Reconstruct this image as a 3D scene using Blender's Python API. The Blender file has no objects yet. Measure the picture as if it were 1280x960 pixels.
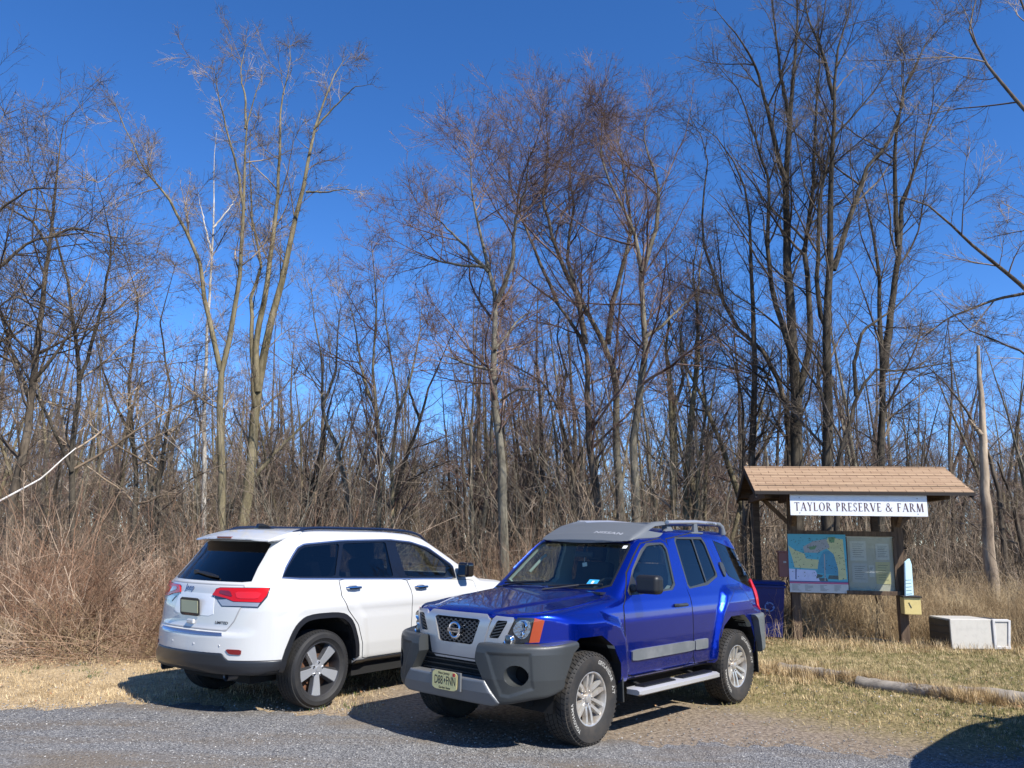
import bpy, math, random
import numpy as np
from mathutils import Vector, Matrix
from mathutils.geometry import delaunay_2d_cdt
R=math.radians; PI=math.pi
random.seed(5); rng=np.random.default_rng(11)
S=bpy.context.scene
COL=S.collection
# ---------------------------------------------------------------- camera
FPX=1012.4; CH=1.737; PITCH=0.188; ROLL=0.0158
cd=bpy.data.cameras.new('camera'); cam=bpy.data.objects.new('camera',cd); COL.objects.link(cam); S.camera=cam
cd.sensor_width=36; cd.lens=FPX/1280*36; cd.clip_end=3000; cd.clip_start=.05
cam.matrix_world=Matrix.Translation((0,0,CH)) @ Matrix.Rotation(PI/2+PITCH,4,'X') @ Matrix.Rotation(ROLL,4,'Z')
# ---------------------------------------------------------------- sky, sun, exposure
SUN_EL=R(46); SUN_AZ=R(-45)           # direction towards the sun, angle from +X
w=bpy.data.worlds.new('World'); S.world=w; w.use_nodes=True
nt=w.node_tree; bg=nt.nodes['Background']
sk=nt.nodes.new('ShaderNodeTexSky'); sk.sky_type='NISHITA'; sk.sun_disc=False
sk.sun_elevation=SUN_EL; sk.sun_rotation=PI/2-SUN_AZ
sk.altitude=3500; sk.air_density=1.0; sk.dust_density=0.0; sk.ozone_density=4.0
hs=nt.nodes.new('ShaderNodeHueSaturation'); hs.inputs['Saturation'].default_value=1.22; hs.inputs['Hue'].default_value=.506
nt.links.new(sk.outputs[0],hs.inputs['Color']); nt.links.new(hs.outputs[0],bg.inputs['Color'])
bg.inputs['Strength'].default_value=0.148
sl=bpy.data.lights.new('sun','SUN'); sl.energy=5.0; sl.angle=R(.53); sl.color=(1,.95,.87)
so=bpy.data.objects.new('sun',sl); COL.objects.link(so)
sd_=Vector((math.cos(SUN_EL)*math.cos(SUN_AZ),math.cos(SUN_EL)*math.sin(SUN_AZ),math.sin(SUN_EL)))
so.rotation_euler=sd_.to_track_quat('Z','Y').to_euler()
S.view_settings.view_transform='Standard'; S.view_settings.look='None'; S.view_settings.exposure=0.70; S.view_settings.gamma=1
try: S.view_settings.use_curve_mapping=False
except Exception: pass
# ---------------------------------------------------------------- pixel helpers (photo pixels, 1280x960)
def pray(u,v):
    X=u-640.;Y=480.-v; cr,sr=math.cos(ROLL),math.sin(ROLL)
    X,Y=X*cr-Y*sr,X*sr+Y*cr
    c,s=math.cos(PITCH),math.sin(PITCH)
    return np.array([X/FPX,c-Y/FPX*s,s+Y/FPX*c])
def at(u,v,Y):
    d=pray(u,v); t=Y/d[1]; return np.array([d[0]*t,Y,CH+d[2]*t])
def ground(u,v,z=0.):
    d=pray(u,v); t=(z-CH)/d[2]; return np.array([d[0]*t,d[1]*t,z])
# ---------------------------------------------------------------- materials
MATS={}
def mat(name,col,rough=.6,metal=0,coat=0,spec=.5,noise=None,bump=0,bscale=50,**k):
    """noise=(col2, scale, detail, lo, hi) mixes a second real colour in with noise"""
    m=bpy.data.materials.new(name); m.use_nodes=True; n=m.node_tree.nodes; L=m.node_tree.links
    b=n['Principled BSDF']; b.inputs['Base Color'].default_value=(*col,1); b.inputs['Roughness'].default_value=rough
    b.inputs['Metallic'].default_value=metal; b.inputs['Coat Weight'].default_value=coat; b.inputs['Coat Roughness'].default_value=.03
    b.inputs['Specular IOR Level'].default_value=spec
    tc=n.new('ShaderNodeTexCoord')
    mp=n.new('ShaderNodeMapping'); L.new(tc.outputs[k.get('coord','Object')],mp.inputs[0])
    if 'stretch' in k: mp.inputs['Scale'].default_value=k['stretch']
    if noise:
        c2,sc,de,lo,hi=noise
        t=n.new('ShaderNodeTexNoise'); t.inputs['Scale'].default_value=sc; t.inputs['Detail'].default_value=de; t.inputs['Roughness'].default_value=.65
        L.new(mp.outputs[0],t.inputs['Vector'])
        mr=n.new('ShaderNodeMapRange'); mr.inputs[1].default_value=lo; mr.inputs[2].default_value=hi; L.new(t.outputs[0],mr.inputs[0])
        mx=n.new('ShaderNodeMix'); mx.data_type='RGBA'; mx.inputs[6].default_value=(*col,1); mx.inputs[7].default_value=(*c2,1)
        L.new(mr.outputs[0],mx.inputs[0]); L.new(mx.outputs[2],b.inputs['Base Color'])
        if k.get('rvar'):
            m2=n.new('ShaderNodeMapRange'); m2.inputs[1].default_value=lo;m2.inputs[2].default_value=hi;m2.inputs[3].default_value=rough;m2.inputs[4].default_value=rough+k['rvar']
            L.new(t.outputs[0],m2.inputs[0]); L.new(m2.outputs[0],b.inputs['Roughness'])
    if bump:
        t2=n.new('ShaderNodeTexNoise'); t2.inputs['Scale'].default_value=bscale; t2.inputs['Detail'].default_value=5; L.new(mp.outputs[0],t2.inputs['Vector'])
        bp=n.new('ShaderNodeBump'); bp.inputs['Strength'].default_value=1; bp.inputs['Distance'].default_value=bump
        L.new(t2.outputs[0],bp.inputs['Height']); L.new(bp.outputs[0],b.inputs['Normal'])
    MATS[name]=m; return m
def glass_mat(name,tint,spec=1.0):
    m=bpy.data.materials.new(name); m.use_nodes=True; n=m.node_tree.nodes; L=m.node_tree.links; n.clear()
    o=n.new('ShaderNodeOutputMaterial'); tr=n.new('ShaderNodeBsdfTransparent'); tr.inputs[0].default_value=(*tint,1)
    gl=n.new('ShaderNodeBsdfGlossy'); gl.inputs['Roughness'].default_value=.015; gl.inputs[0].default_value=(spec,spec,spec,1)
    fr=n.new('ShaderNodeLayerWeight'); fr.inputs[0].default_value=.5; mx=n.new('ShaderNodeMixShader')
    pw=n.new('ShaderNodeMath'); pw.operation='POWER'; pw.inputs[1].default_value=4.5; L.new(fr.outputs['Facing'],pw.inputs[0])
    ma=n.new('ShaderNodeMath'); ma.operation='MULTIPLY_ADD'; ma.inputs[1].default_value=.9; ma.inputs[2].default_value=.06; L.new(pw.outputs[0],ma.inputs[0])
    L.new(ma.outputs[0],mx.inputs[0]); L.new(tr.outputs[0],mx.inputs[1]); L.new(gl.outputs[0],mx.inputs[2]); L.new(mx.outputs[0],o.inputs[0])
    MATS[name]=m; return m
# ---------------------------------------------------------------- object helpers
def tag(o,label=None,cat=None,group=None,kind=None):
    if label: o['label']=label
    if cat: o['category']=cat
    if group: o['group']=group
    if kind: o['kind']=kind
    return o
def thing(name,label,cat,loc=(0,0,0),rz=0,group=None):
    o=bpy.data.objects.new(name,None); COL.objects.link(o); o.location=loc; o.rotation_euler=(0,0,rz); o.empty_display_size=.3
    return tag(o,label,cat,group)
def link(name,me,parent=None,mats=()):
    o=bpy.data.objects.new(name,me); COL.objects.link(o)
    for m in mats: me.materials.append(MATS[m] if isinstance(m,str) else m)
    if parent is not None: o.parent=parent
    return o
def np_mesh(name,V,F,mi=None,smooth=False,normals=None):
    """V (n,3); F list/array of faces (array => equal size)"""
    me=bpy.data.meshes.new(name)
    V=np.asarray(V,dtype=np.float32)
    if isinstance(F,np.ndarray):
        k=F.shape[1]; nf=len(F)
        me.vertices.add(len(V)); me.vertices.foreach_set('co',V.ravel())
        me.loops.add(nf*k); me.loops.foreach_set('vertex_index',F.astype(np.int32).ravel())
        me.polygons.add(nf); me.polygons.foreach_set('loop_start',np.arange(0,nf*k,k,dtype=np.int32))
        try: me.polygons.foreach_set('loop_total',np.full(nf,k,dtype=np.int32))
        except Exception: pass
    else:
        me.from_pydata(V.tolist(),[],F)
        nf=len(F)
    if mi is not None: me.polygons.foreach_set('material_index',np.asarray(mi,dtype=np.int32))
    me.polygons.foreach_set('use_smooth',np.full(nf,bool(smooth)))
    me.update(calc_edges=True)
    if normals is not None: me.normals_split_custom_set(np.asarray(normals).tolist())
    return me
class MB:
    """collects shapes, builds one mesh"""
    def __init__(s): s.V=[];s.F=[];s.M=[];s.n=0
    def add(s,V,F,m=0):
        V=np.asarray(V,float); s.V.append(V); s.F+= [tuple(int(i)+s.n for i in f) for f in F]; s.M+=[m]*len(F); s.n+=len(V); return s
    def box(s,c,sz,m=0,rot=None,taper=1.0):
        x,y,z=[a/2 for a in sz]; V=np.array([[sx*x*(taper if sz_>0 else 1),sy*y*(taper if sz_>0 else 1),sz_*z] for sz_ in (-1,1) for sy in (-1,1) for sx in (-1,1)])
        if rot is not None: V=V@np.array(rot).T
        return s.add(V+np.array(c),[(0,2,3,1),(4,5,7,6),(0,1,5,4),(2,6,7,3),(0,4,6,2),(1,3,7,5)],m)
    def bar(s,a,b,wd,ht,m=0,up=(0,0,1)):
        a=np.array(a,float);b=np.array(b,float); d=b-a; L=np.linalg.norm(d); d/=L
        u=np.cross(up,d); u/=np.linalg.norm(u); v=np.cross(d,u)
        return s.box((a+b)/2,(wd,ht,L),m,rot=np.stack([u,v,d],1))
    def tube(s,P,r,k=8,m=0,cap=True):
        P=np.asarray(P,float); n=len(P); r=np.broadcast_to(r,(n,)); T=np.gradient(P,axis=0); T/=np.linalg.norm(T,axis=1)[:,None]+1e-12
        up=np.array([0,0,1.]) if abs(T[:,2]).max()<.95 else np.array([1.,0.1,0]); 
        U=np.cross(T,up); U/=np.linalg.norm(U,axis=1)[:,None]+1e-12; W=np.cross(T,U)
        a=np.arange(k)*2*PI/k
        V=(P[:,None]+r[:,None,None]*(np.cos(a)[None,:,None]*U[:,None]+np.sin(a)[None,:,None]*W[:,None])).reshape(-1,3)
        F=[(i*k+j,i*k+(j+1)%k,(i+1)*k+(j+1)%k,(i+1)*k+j) for i in range(n-1) for j in range(k)]
        if cap: F+=[tuple(range(k))[::-1],tuple((n-1)*k+j for j in range(k))]
        return s.add(V,F,m)
    def prism(s,P2,t0,t1,frame,m=0):
        """P2 polygon in (a,b); frame=(origin,A,B,N): extruded along N from t0 to t1"""
        o,A,B,N=[np.array(q,float) for q in frame]; n=len(P2)
        base=np.array([o+A*a+B*b for a,b in P2]); V=np.vstack([base+N*t0,base+N*t1])
        F=[tuple(range(n))[::-1],tuple(range(n,2*n))]+[(i,(i+1)%n,n+(i+1)%n,n+i) for i in range(n)]
        return s.add(V,F,m)
    def lathe(s,prof,k=48,m=0,axis='y',c=(0,0,0),close=False):
        """prof list of (r, h)"""
        a=np.arange(k)*2*PI/k; V=[]
        for r,h in prof:
            ca,sa=r*np.cos(a),r*np.sin(a); hh=np.full(k,h)
            V.append(np.stack({'y':[ca,hh,sa],'z':[ca,sa,hh],'x':[hh,ca,sa]}[axis],1))
        V=np.vstack(V)+np.array(c); n=len(prof)
        F=[(i*k+j,i*k+(j+1)%k,(i+1)*k+(j+1)%k,(i+1)*k+j) for i in range(n-1) for j in range(k)]
        if close: F+=[((n-1)*k+j,(n-1)*k+(j+1)%k,(j+1)%k,j) for j in range(k)]
        return s.add(V,F,m)
    def build(s,name,mats,parent=None,smooth=False,bevel=0,recalc=False):
        V=np.vstack(s.V); me=np_mesh(name,V,s.F,s.M,smooth)
        if recalc or smooth or bevel:
            import bmesh
            bm=bmesh.new(); bm.from_mesh(me); bmesh.ops.recalc_face_normals(bm,faces=bm.faces)
            if bevel: bmesh.ops.bevel(bm,geom=[e for e in bm.edges if len(e.link_faces)==2 and e.calc_face_angle(0)>.6],offset=bevel,segments=2,affect='EDGES',profile=.6,clamp_overlap=True)
            if smooth:
                for e in bm.edges: e.smooth = e.calc_face_angle(0)<R(38) if len(e.link_faces)==2 else True
                for f in bm.faces: f.smooth=True
            bm.to_mesh(me); bm.free()
        return link(name,me,parent,[mats] if isinstance(mats,str) else mats)
def dup_tree(o,parent=None,matmap=None):
    c=o.copy(); COL.objects.link(c); c.parent=parent
    if matmap and c.data:
        for sl in c.material_slots:
            if sl.material and sl.material.name in matmap:
                m=MATS[matmap[sl.material.name]]; sl.link='OBJECT'; sl.material=m
    for ch in o.children: dup_tree(ch,c,matmap)
    return c
def text_mesh(s,size=1,extrude=0,shear=0,align='CENTER',sx=1,space=1,off=0):
    cu=bpy.data.curves.new('t','FONT'); cu.body=s; cu.size=size; cu.extrude=extrude; cu.shear=shear; cu.align_x=align; cu.align_y='CENTER'; cu.space_character=space; cu.offset=off
    cu.resolution_u=3
    o=bpy.data.objects.new('t',cu); COL.objects.link(o); dg=bpy.context.evaluated_depsgraph_get(); dg.update()
    me=bpy.data.meshes.new_from_object(o.evaluated_get(dg)); V=np.array([v.co[:] for v in me.vertices]).reshape(-1,3); F=[tuple(p.vertices) for p in me.polygons]
    bpy.data.objects.remove(o); bpy.data.curves.remove(cu); bpy.data.meshes.remove(me)
    V[:,0]*=sx
    return V,F
# ---------------------------------------------------------------- implicit surfaces
_SDC={}
def sdpoly(x,z,P):
    """signed distance to a polygon; big queries go through a cached 6 mm lookup grid"""
    P=np.asarray(P,float)
    key=P.tobytes(); G=_SDC.get(key); g=.006
    if G is None or isinstance(G,int):
        if np.size(x)<600 and np.size(z)<600 and (G or 0)<6: _SDC[key]=(G or 0)+1; return sdpoly_exact(x,z,P)
        lo=P.min(0)-.25; n=np.ceil((P.max(0)+.25-lo)/g).astype(int)+2
        gx=lo[0]+g*np.arange(n[0]); gz=lo[1]+g*np.arange(n[1]); G=(lo,n,sdpoly_exact(gx[:,None],gz[None,:],P)); _SDC[key]=G
    lo,n,T=G
    u=(x-lo[0])/g; v=(z-lo[1])/g
    uc=np.clip(u,0,n[0]-1.001); vc=np.clip(v,0,n[1]-1.001)
    i=uc.astype(np.int32); j=vc.astype(np.int32); a=uc-i; b=vc-j
    r=(T[i,j]*(1-a)+T[i+1,j]*a)*(1-b)+(T[i,j+1]*(1-a)+T[i+1,j+1]*a)*b
    return r+g*(np.abs(u-uc)+np.abs(v-vc))
def sdpoly_exact(x,z,P):
    P=np.asarray(P,float); x,z=np.broadcast_arrays(x,z); d=np.full(x.shape,1e9); s=np.ones(x.shape)
    n=len(P)
    for i in range(n):
        ax,az=P[i]; bx,bz=P[i-1]; ex,ez=bx-ax,bz-az; wx,wz=x-ax,z-az
        t=np.clip((wx*ex+wz*ez)/(ex*ex+ez*ez),0,1); qx,qz=wx-ex*t,wz-ez*t
        d=np.minimum(d,qx*qx+qz*qz)
        c1=z>=az;c2=z<bz;c3=ex*wz>ez*wx
        flip=(c1&c2&c3)|(~c1&~c2&~c3); s=np.where(flip,-s,s)
    return s*np.sqrt(d)
def smax(a,b,k):
    h=np.maximum(k-np.abs(a-b),0)/k; return np.maximum(a,b)+h*h*k*.25
def smin(a,b,k): return -smax(-a,-b,k)
def sstep(a,b,x):
    t=np.clip((x-a)/(b-a),0,1); return t*t*(3-2*t)
def chaikin(P,n=2,q=.25):
    P=np.asarray(P,float)
    for _ in range(n):
        N=np.roll(P,-1,axis=0); P=np.stack([P*(1-q)+N*q,P*q+N*(1-q)],1).reshape(-1,2)
    return P
def grad(f,P,e=1e-3):
    x,y,z=P[:,0],P[:,1],P[:,2]
    g=np.stack([f(x+e,y,z)-f(x-e,y,z),f(x,y+e,z)-f(x,y-e,z),f(x,y,z+e)-f(x,y,z-e)],1)
    return g/(np.linalg.norm(g,axis=1)[:,None]+1e-12)
def dual_contour(f,lo,hi,h,reg=.03):
    ax=[np.arange(lo[i]-h,hi[i]+2*h,h) for i in range(3)]
    X,Y,Z=ax[0][:,None,None],ax[1][None,:,None],ax[2][None,None,:]
    F=np.broadcast_to(f(X,Y,Z),(len(ax[0]),len(ax[1]),len(ax[2]))).copy()
    n=F.shape; cs=(n[0]-1,n[1]-1,n[2]-1)
    Ps=[];cells=[];quads=[]
    for a in range(3):
        A=np.moveaxis(F,a,0); s0=A[:-1]<0; s1=A[1:]<0; idx=np.argwhere(s0!=s1)
        full=np.zeros_like(idx); full[:,a]=idx[:,0]; oth=[i for i in range(3) if i!=a]; full[:,oth[0]]=idx[:,1]; full[:,oth[1]]=idx[:,2]
        ok=(full[:,oth[0]]>0)&(full[:,oth[1]]>0)&(full[:,oth[0]]<cs[oth[0]])&(full[:,oth[1]]<cs[oth[1]]); full=full[ok]
        f0=F[tuple(full.T)]; nb=full.copy(); nb[:,a]+=1; f1=F[tuple(nb.T)]
        p0=np.stack([ax[i][full[:,i]] for i in range(3)],1); p1=p0.copy(); p1[:,a]+=h
        for _ in range(5):
            t=.5 if _%2 else np.clip(f0/(f0-f1),.05,.95)[:,None]
            m=p0+(p1-p0)*t; fm=f(m[:,0],m[:,1],m[:,2]); c=(fm<0)==(f0<0)
            p0=np.where(c[:,None],m,p0); f0=np.where(c,fm,f0); p1=np.where(c[:,None],p1,m); f1=np.where(c,f1,fm)
        P=p0+(p1-p0)*(f0/(f0-f1+1e-15))[:,None]
        q=[]
        for d0,d1 in ((-1,-1),(0,-1),(0,0),(-1,0)):
            c=full.copy(); c[:,oth[0]]+=d0; c[:,oth[1]]+=d1; q.append(np.ravel_multi_index(c.T,cs))
        q=np.stack(q,1); ins=F[tuple(full.T)]<0
        flip=ins if a!=1 else ~ins
        q=np.where(flip[:,None],q,q[:,::-1]); quads.append(q); Ps.append(np.repeat(P[:,None],4,1).reshape(-1,3)); cells.append(q.reshape(-1))
    cells=np.concatenate(cells); quads=np.vstack(quads)
    # normals once per edge point
    PP=np.vstack(Ps); U=PP[::4]; N=np.repeat(grad(f,U,h*.02),4,0)
    uq,inv=np.unique(cells,return_inverse=True); m=len(uq)
    cnt=np.bincount(inv,minlength=m); mp=np.stack([np.bincount(inv,PP[:,i],m) for i in range(3)],1)/cnt[:,None]
    d=PP-mp[inv]; b=(N*d).sum(1)
    ATA=np.zeros((m,3,3)); ATb=np.zeros((m,3))
    for i in range(3):
        ATb[:,i]=np.bincount(inv,N[:,i]*b,m)
        for j in range(3): ATA[:,i,j]=np.bincount(inv,N[:,i]*N[:,j],m)
    ATA+=np.eye(3)*reg*cnt[:,None,None]*.5
    x=np.linalg.solve(ATA,ATb[:,:,None])[:,:,0]; x=np.clip(x,-h*.9,h*.9)
    V=mp+x; Q=np.searchsorted(uq,quads)
    return V,Q
def implicit_mesh(name,f,lo,hi,h,matfn=None):
    V,Q=dual_contour(f,lo,hi,h)
    fc=V[Q].mean(1); C=V[Q]+(fc[:,None]-V[Q])*.25; N=grad(f,C.reshape(-1,3),h*.03)
    # face orientation check
    e=np.cross(V[Q[:,2]]-V[Q[:,0]],V[Q[:,3]]-V[Q[:,1]]); g=N.reshape(-1,4,3).mean(1)
    fl=(e*g).sum(1)<0
    Q=np.where(fl[:,None],Q[:,::-1],Q); N4=N.reshape(-1,4,3); N4=np.where(fl[:,None,None],N4[:,::-1],N4)
    mi=matfn(fc) if matfn else None
    return np_mesh(name,V,Q,mi,True,N4.reshape(-1,3))
def hit(f,O,D,tmax=6):
    O=np.asarray(O,float);D=np.asarray(D,float); D=D/np.linalg.norm(D,axis=1)[:,None]; t=np.zeros(len(O)); 
    for _ in range(90):
        P=O+D*t[:,None]; d=f(P[:,0],P[:,1],P[:,2])
        if np.abs(d).max()<2e-4: break
        t=np.minimum(t+np.maximum(d*.7,0),tmax+20)
    return O+D*t[:,None]
AX={'x':0,'y':1,'z':2}
def patch(name,poly,f,axis,sgn,off,mat_,parent,step=.035,thick=.008,start=None,holes=(),mirror=False,pose=None):
    """skin over the implicit surface: poly in the two other coordinates, cast along axis from outside"""
    poly=np.asarray(poly,float)
    def dens(P,c=True):
        o=[]
        m=len(P)
        for i in range(m):
            a,b=P[i],P[(i+1)%m]; L=np.linalg.norm(b-a); k=max(1,int(math.ceil(L/step)))
            for j in range(k): o.append(a+(b-a)*j/k)
        return np.array(o)
    B=dens(poly); loops=[B]+[dens(np.asarray(h_,float)) for h_ in holes]
    lo=B.min(0);hi=B.max(0)
    gx,gy=np.meshgrid(np.arange(lo[0]+step/2,hi[0],step),np.arange(lo[1]+step/2,hi[1],step)); G=np.stack([gx.ravel(),gy.ravel()],1)
    sd=sdpoly(G[:,0],G[:,1],poly)
    for h_ in holes: sd=np.maximum(sd,-sdpoly(G[:,0],G[:,1],h_))
    G=G[sd<-step*.4]
    pts=np.vstack(loops+[G]); E=[];n=0
    for l in loops: E+=[(n+i,n+(i+1)%len(l)) for i in range(len(l))]; n+=len(l)
    vo,eo,fo,*_=delaunay_2d_cdt([Vector(p) for p in pts.tolist()],E,[],1,1e-6)
    V2=np.array([v[:] for v in vo])
    cen=np.array([V2[list(t)].mean(0) for t in fo])
    keep=sdpoly(cen[:,0],cen[:,1],poly)<0
    for h_ in holes: keep&=sdpoly(cen[:,0],cen[:,1],h_)>0
    fo=[t for t,k in zip(fo,keep) if k]
    if axis=='px':      # outline traced on the photograph, laid onto the real surface
        O,D=car_rays(pose,V2)
    else:
      a=AX[axis]; oth=[i for i in range(3) if i!=a]
      O=np.zeros((len(V2),3)); O[:,oth[0]]=V2[:,0]; O[:,oth[1]]=V2[:,1]; O[:,a]=sgn*(start if start is not None else 1.3)
      D=np.zeros_like(O); D[:,a]=-sgn
    P=hit(f,O,D,14); bad=np.abs(f(P[:,0],P[:,1],P[:,2]))>.012
    if bad.any(): fo=[t for t in fo if not any(bad[i] for i in t)]
    N=grad(f,P,2e-3); P=P+N*off
    # skirt
    from collections import Counter
    ec=Counter()
    for t in fo:
        for i in range(len(t)):
            e=(t[i],t[(i+1)%len(t)]); ec[e]+=1
    bd=[e for e in ec if (e[1],e[0]) not in ec]
    nV=len(P); V=np.vstack([P,P-N*thick]); F=[tuple(t) for t in fo]
    # orient
    t=fo[0]; nn=np.cross(P[t[1]]-P[t[0]],P[t[2]]-P[t[0]])
    tot=sum(np.dot(np.cross(P[t[1]]-P[t[0]],P[t[2]]-P[t[0]]),N[t[0]]) for t in fo[:200])
    if tot<0: F=[f_[::-1] for f_ in F]; bd=[(b,a_) for a_,b in bd]
    nf=len(F); F+=[(b,a_,a_+nV,b+nV) for a_,b in bd]
    ln=[]
    for i,f_ in enumerate(F):
        if i<nf: ln+=[N[j] for j in f_]
        else:
            e1=V[f_[1]]-V[f_[0]]; e2=V[f_[2]]-V[f_[1]]; q=np.cross(e1,e2); q/=np.linalg.norm(q)+1e-12; ln+=[q]*4
    outs=[]
    for ms in ((1,-1) if mirror else (1,)):
        Vm=V.copy(); Fm=F; lm=np.array(ln)
        if ms<0:
            Vm[:,1]*=-1; lm2=[];k=0;Fm=[]
            for f_ in F:
                L=len(f_); seg=lm[k:k+L][::-1]*np.array([1,-1,1]); lm2.append(seg); Fm.append(f_[::-1]); k+=L
            lm=np.vstack(lm2)
        me=np_mesh(name,Vm,Fm,None,True,lm); outs.append(link(name,me,parent,[mat_]))
    return outs if mirror else outs[0]
def ribbon(P,w):
    """closed/open polyline -> thin polygon"""
    P=np.asarray(P,float); T=np.gradient(P,axis=0); T/=np.linalg.norm(T,axis=1)[:,None]+1e-12; N=np.stack([-T[:,1],T[:,0]],1)*w/2
    return np.vstack([P+N,(P-N)[::-1]])
# ================================================================ vehicles
BPOSE=(0.0594,7.9519,-2.30547); JPOSE=(-0.9594,11.6248,0.94573)
def car_rays(pose,pts):
    x,y,a=pose; c,s=math.cos(a),math.sin(a)
    O=np.array([-x*c-y*s,x*s-y*c,CH]); D=np.array([pray(u,v) for u,v in pts]); D=np.stack([D[:,0]*c+D[:,1]*s,-D[:,0]*s+D[:,1]*c,D[:,2]],1)
    return np.repeat(O[None],len(D),0),D
def px2car(pose,pts,f):
    O,D=car_rays(pose,pts); return hit(f,O,D,14)
def pz(off,sc,pts): return [(off[0]+u/sc,off[1]+v/sc) for u,v in pts]
Z1=((480,630),2.56); Z3=((780,640),7.11); Z4=((480,720),4.); Z5=((740,630),3.555); ZF=((500,740),6.4); ZB=((490,780),6.); ZW=((600,640),6.4)
# --- paints
mat('blue_paint',(.0006,.021,.35),rough=.25,metal=.82,coat=1)
mat('white_paint',(.51,.51,.495),rough=.35,coat=.8)
mat('grey_plastic',(.036,.039,.039),rough=.42,bump=.0004,bscale=400)
mat('black_plastic',(.012,.012,.013),rough=.45)
mat('under_black',(.006,.006,.006),rough=.9)
mat('rack_plastic',(.11,.12,.13),rough=.5,bump=.0004,bscale=400)
mat('silver_paint',(.42,.42,.43),rough=.33,metal=.6,coat=.4)
mat('dull_silver',(.33,.33,.32),rough=.42,metal=.4)
mat('chrome',(.75,.75,.76),rough=.07,metal=1)
mat('alloy',(.60,.585,.55),rough=.33,metal=.65,noise=((.34,.25,.16),9,4,.45,.8))
mat('dark_alloy',(.10,.10,.105),rough=.35,metal=.7)
mat('polished_alloy',(.52,.54,.57),rough=.28,metal=.6)
mat('clean_rubber',(.014,.014,.015),rough=.7,noise=((.03,.028,.025),6,5,.5,.8)); mat('rubber',(.018,.0175,.017),rough=.75,noise=((.055,.045,.034),6,5,.42,.8))
mat('white_letter',(.36,.35,.32),rough=.7)
mat('rust',(.17,.07,.03),rough=.8,noise=((.05,.03,.02),30,4,.4,.6))
mat('cabin_light',(.34,.36,.32),rough=.8)
mat('cabin_dark',(.04,.04,.042),rough=.8)
mat('red_lens',(.50,.006,.008),rough=.22,coat=.15,spec=.35)
mat('dark_red_lens',(.16,.004,.006),rough=.1,coat=1)
mat('amber_lens',(.34,.055,.018),rough=.15,coat=.5)
mat('clear_lens',(.34,.35,.37),rough=.2,metal=.35,coat=.4)
mat('plate_yellow',(.86,.70,.29),rough=.4)
mat('plate_ink',(.02,.02,.02),rough=.5)
mat('plate_red',(.6,.03,.03),rough=.5)
mat('pass_blue',(.05,.35,.65),rough=.4)
mat('paper_white',(.75,.75,.72),rough=.6)
mat('badge_blue',(.10,.13,.22),rough=.25,metal=.7)
glass_mat('clear_glass',(.66,.76,.73)); glass_mat('tint_glass',(.12,.13,.14)); glass_mat('side_glass',(.55,.62,.60))
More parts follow.
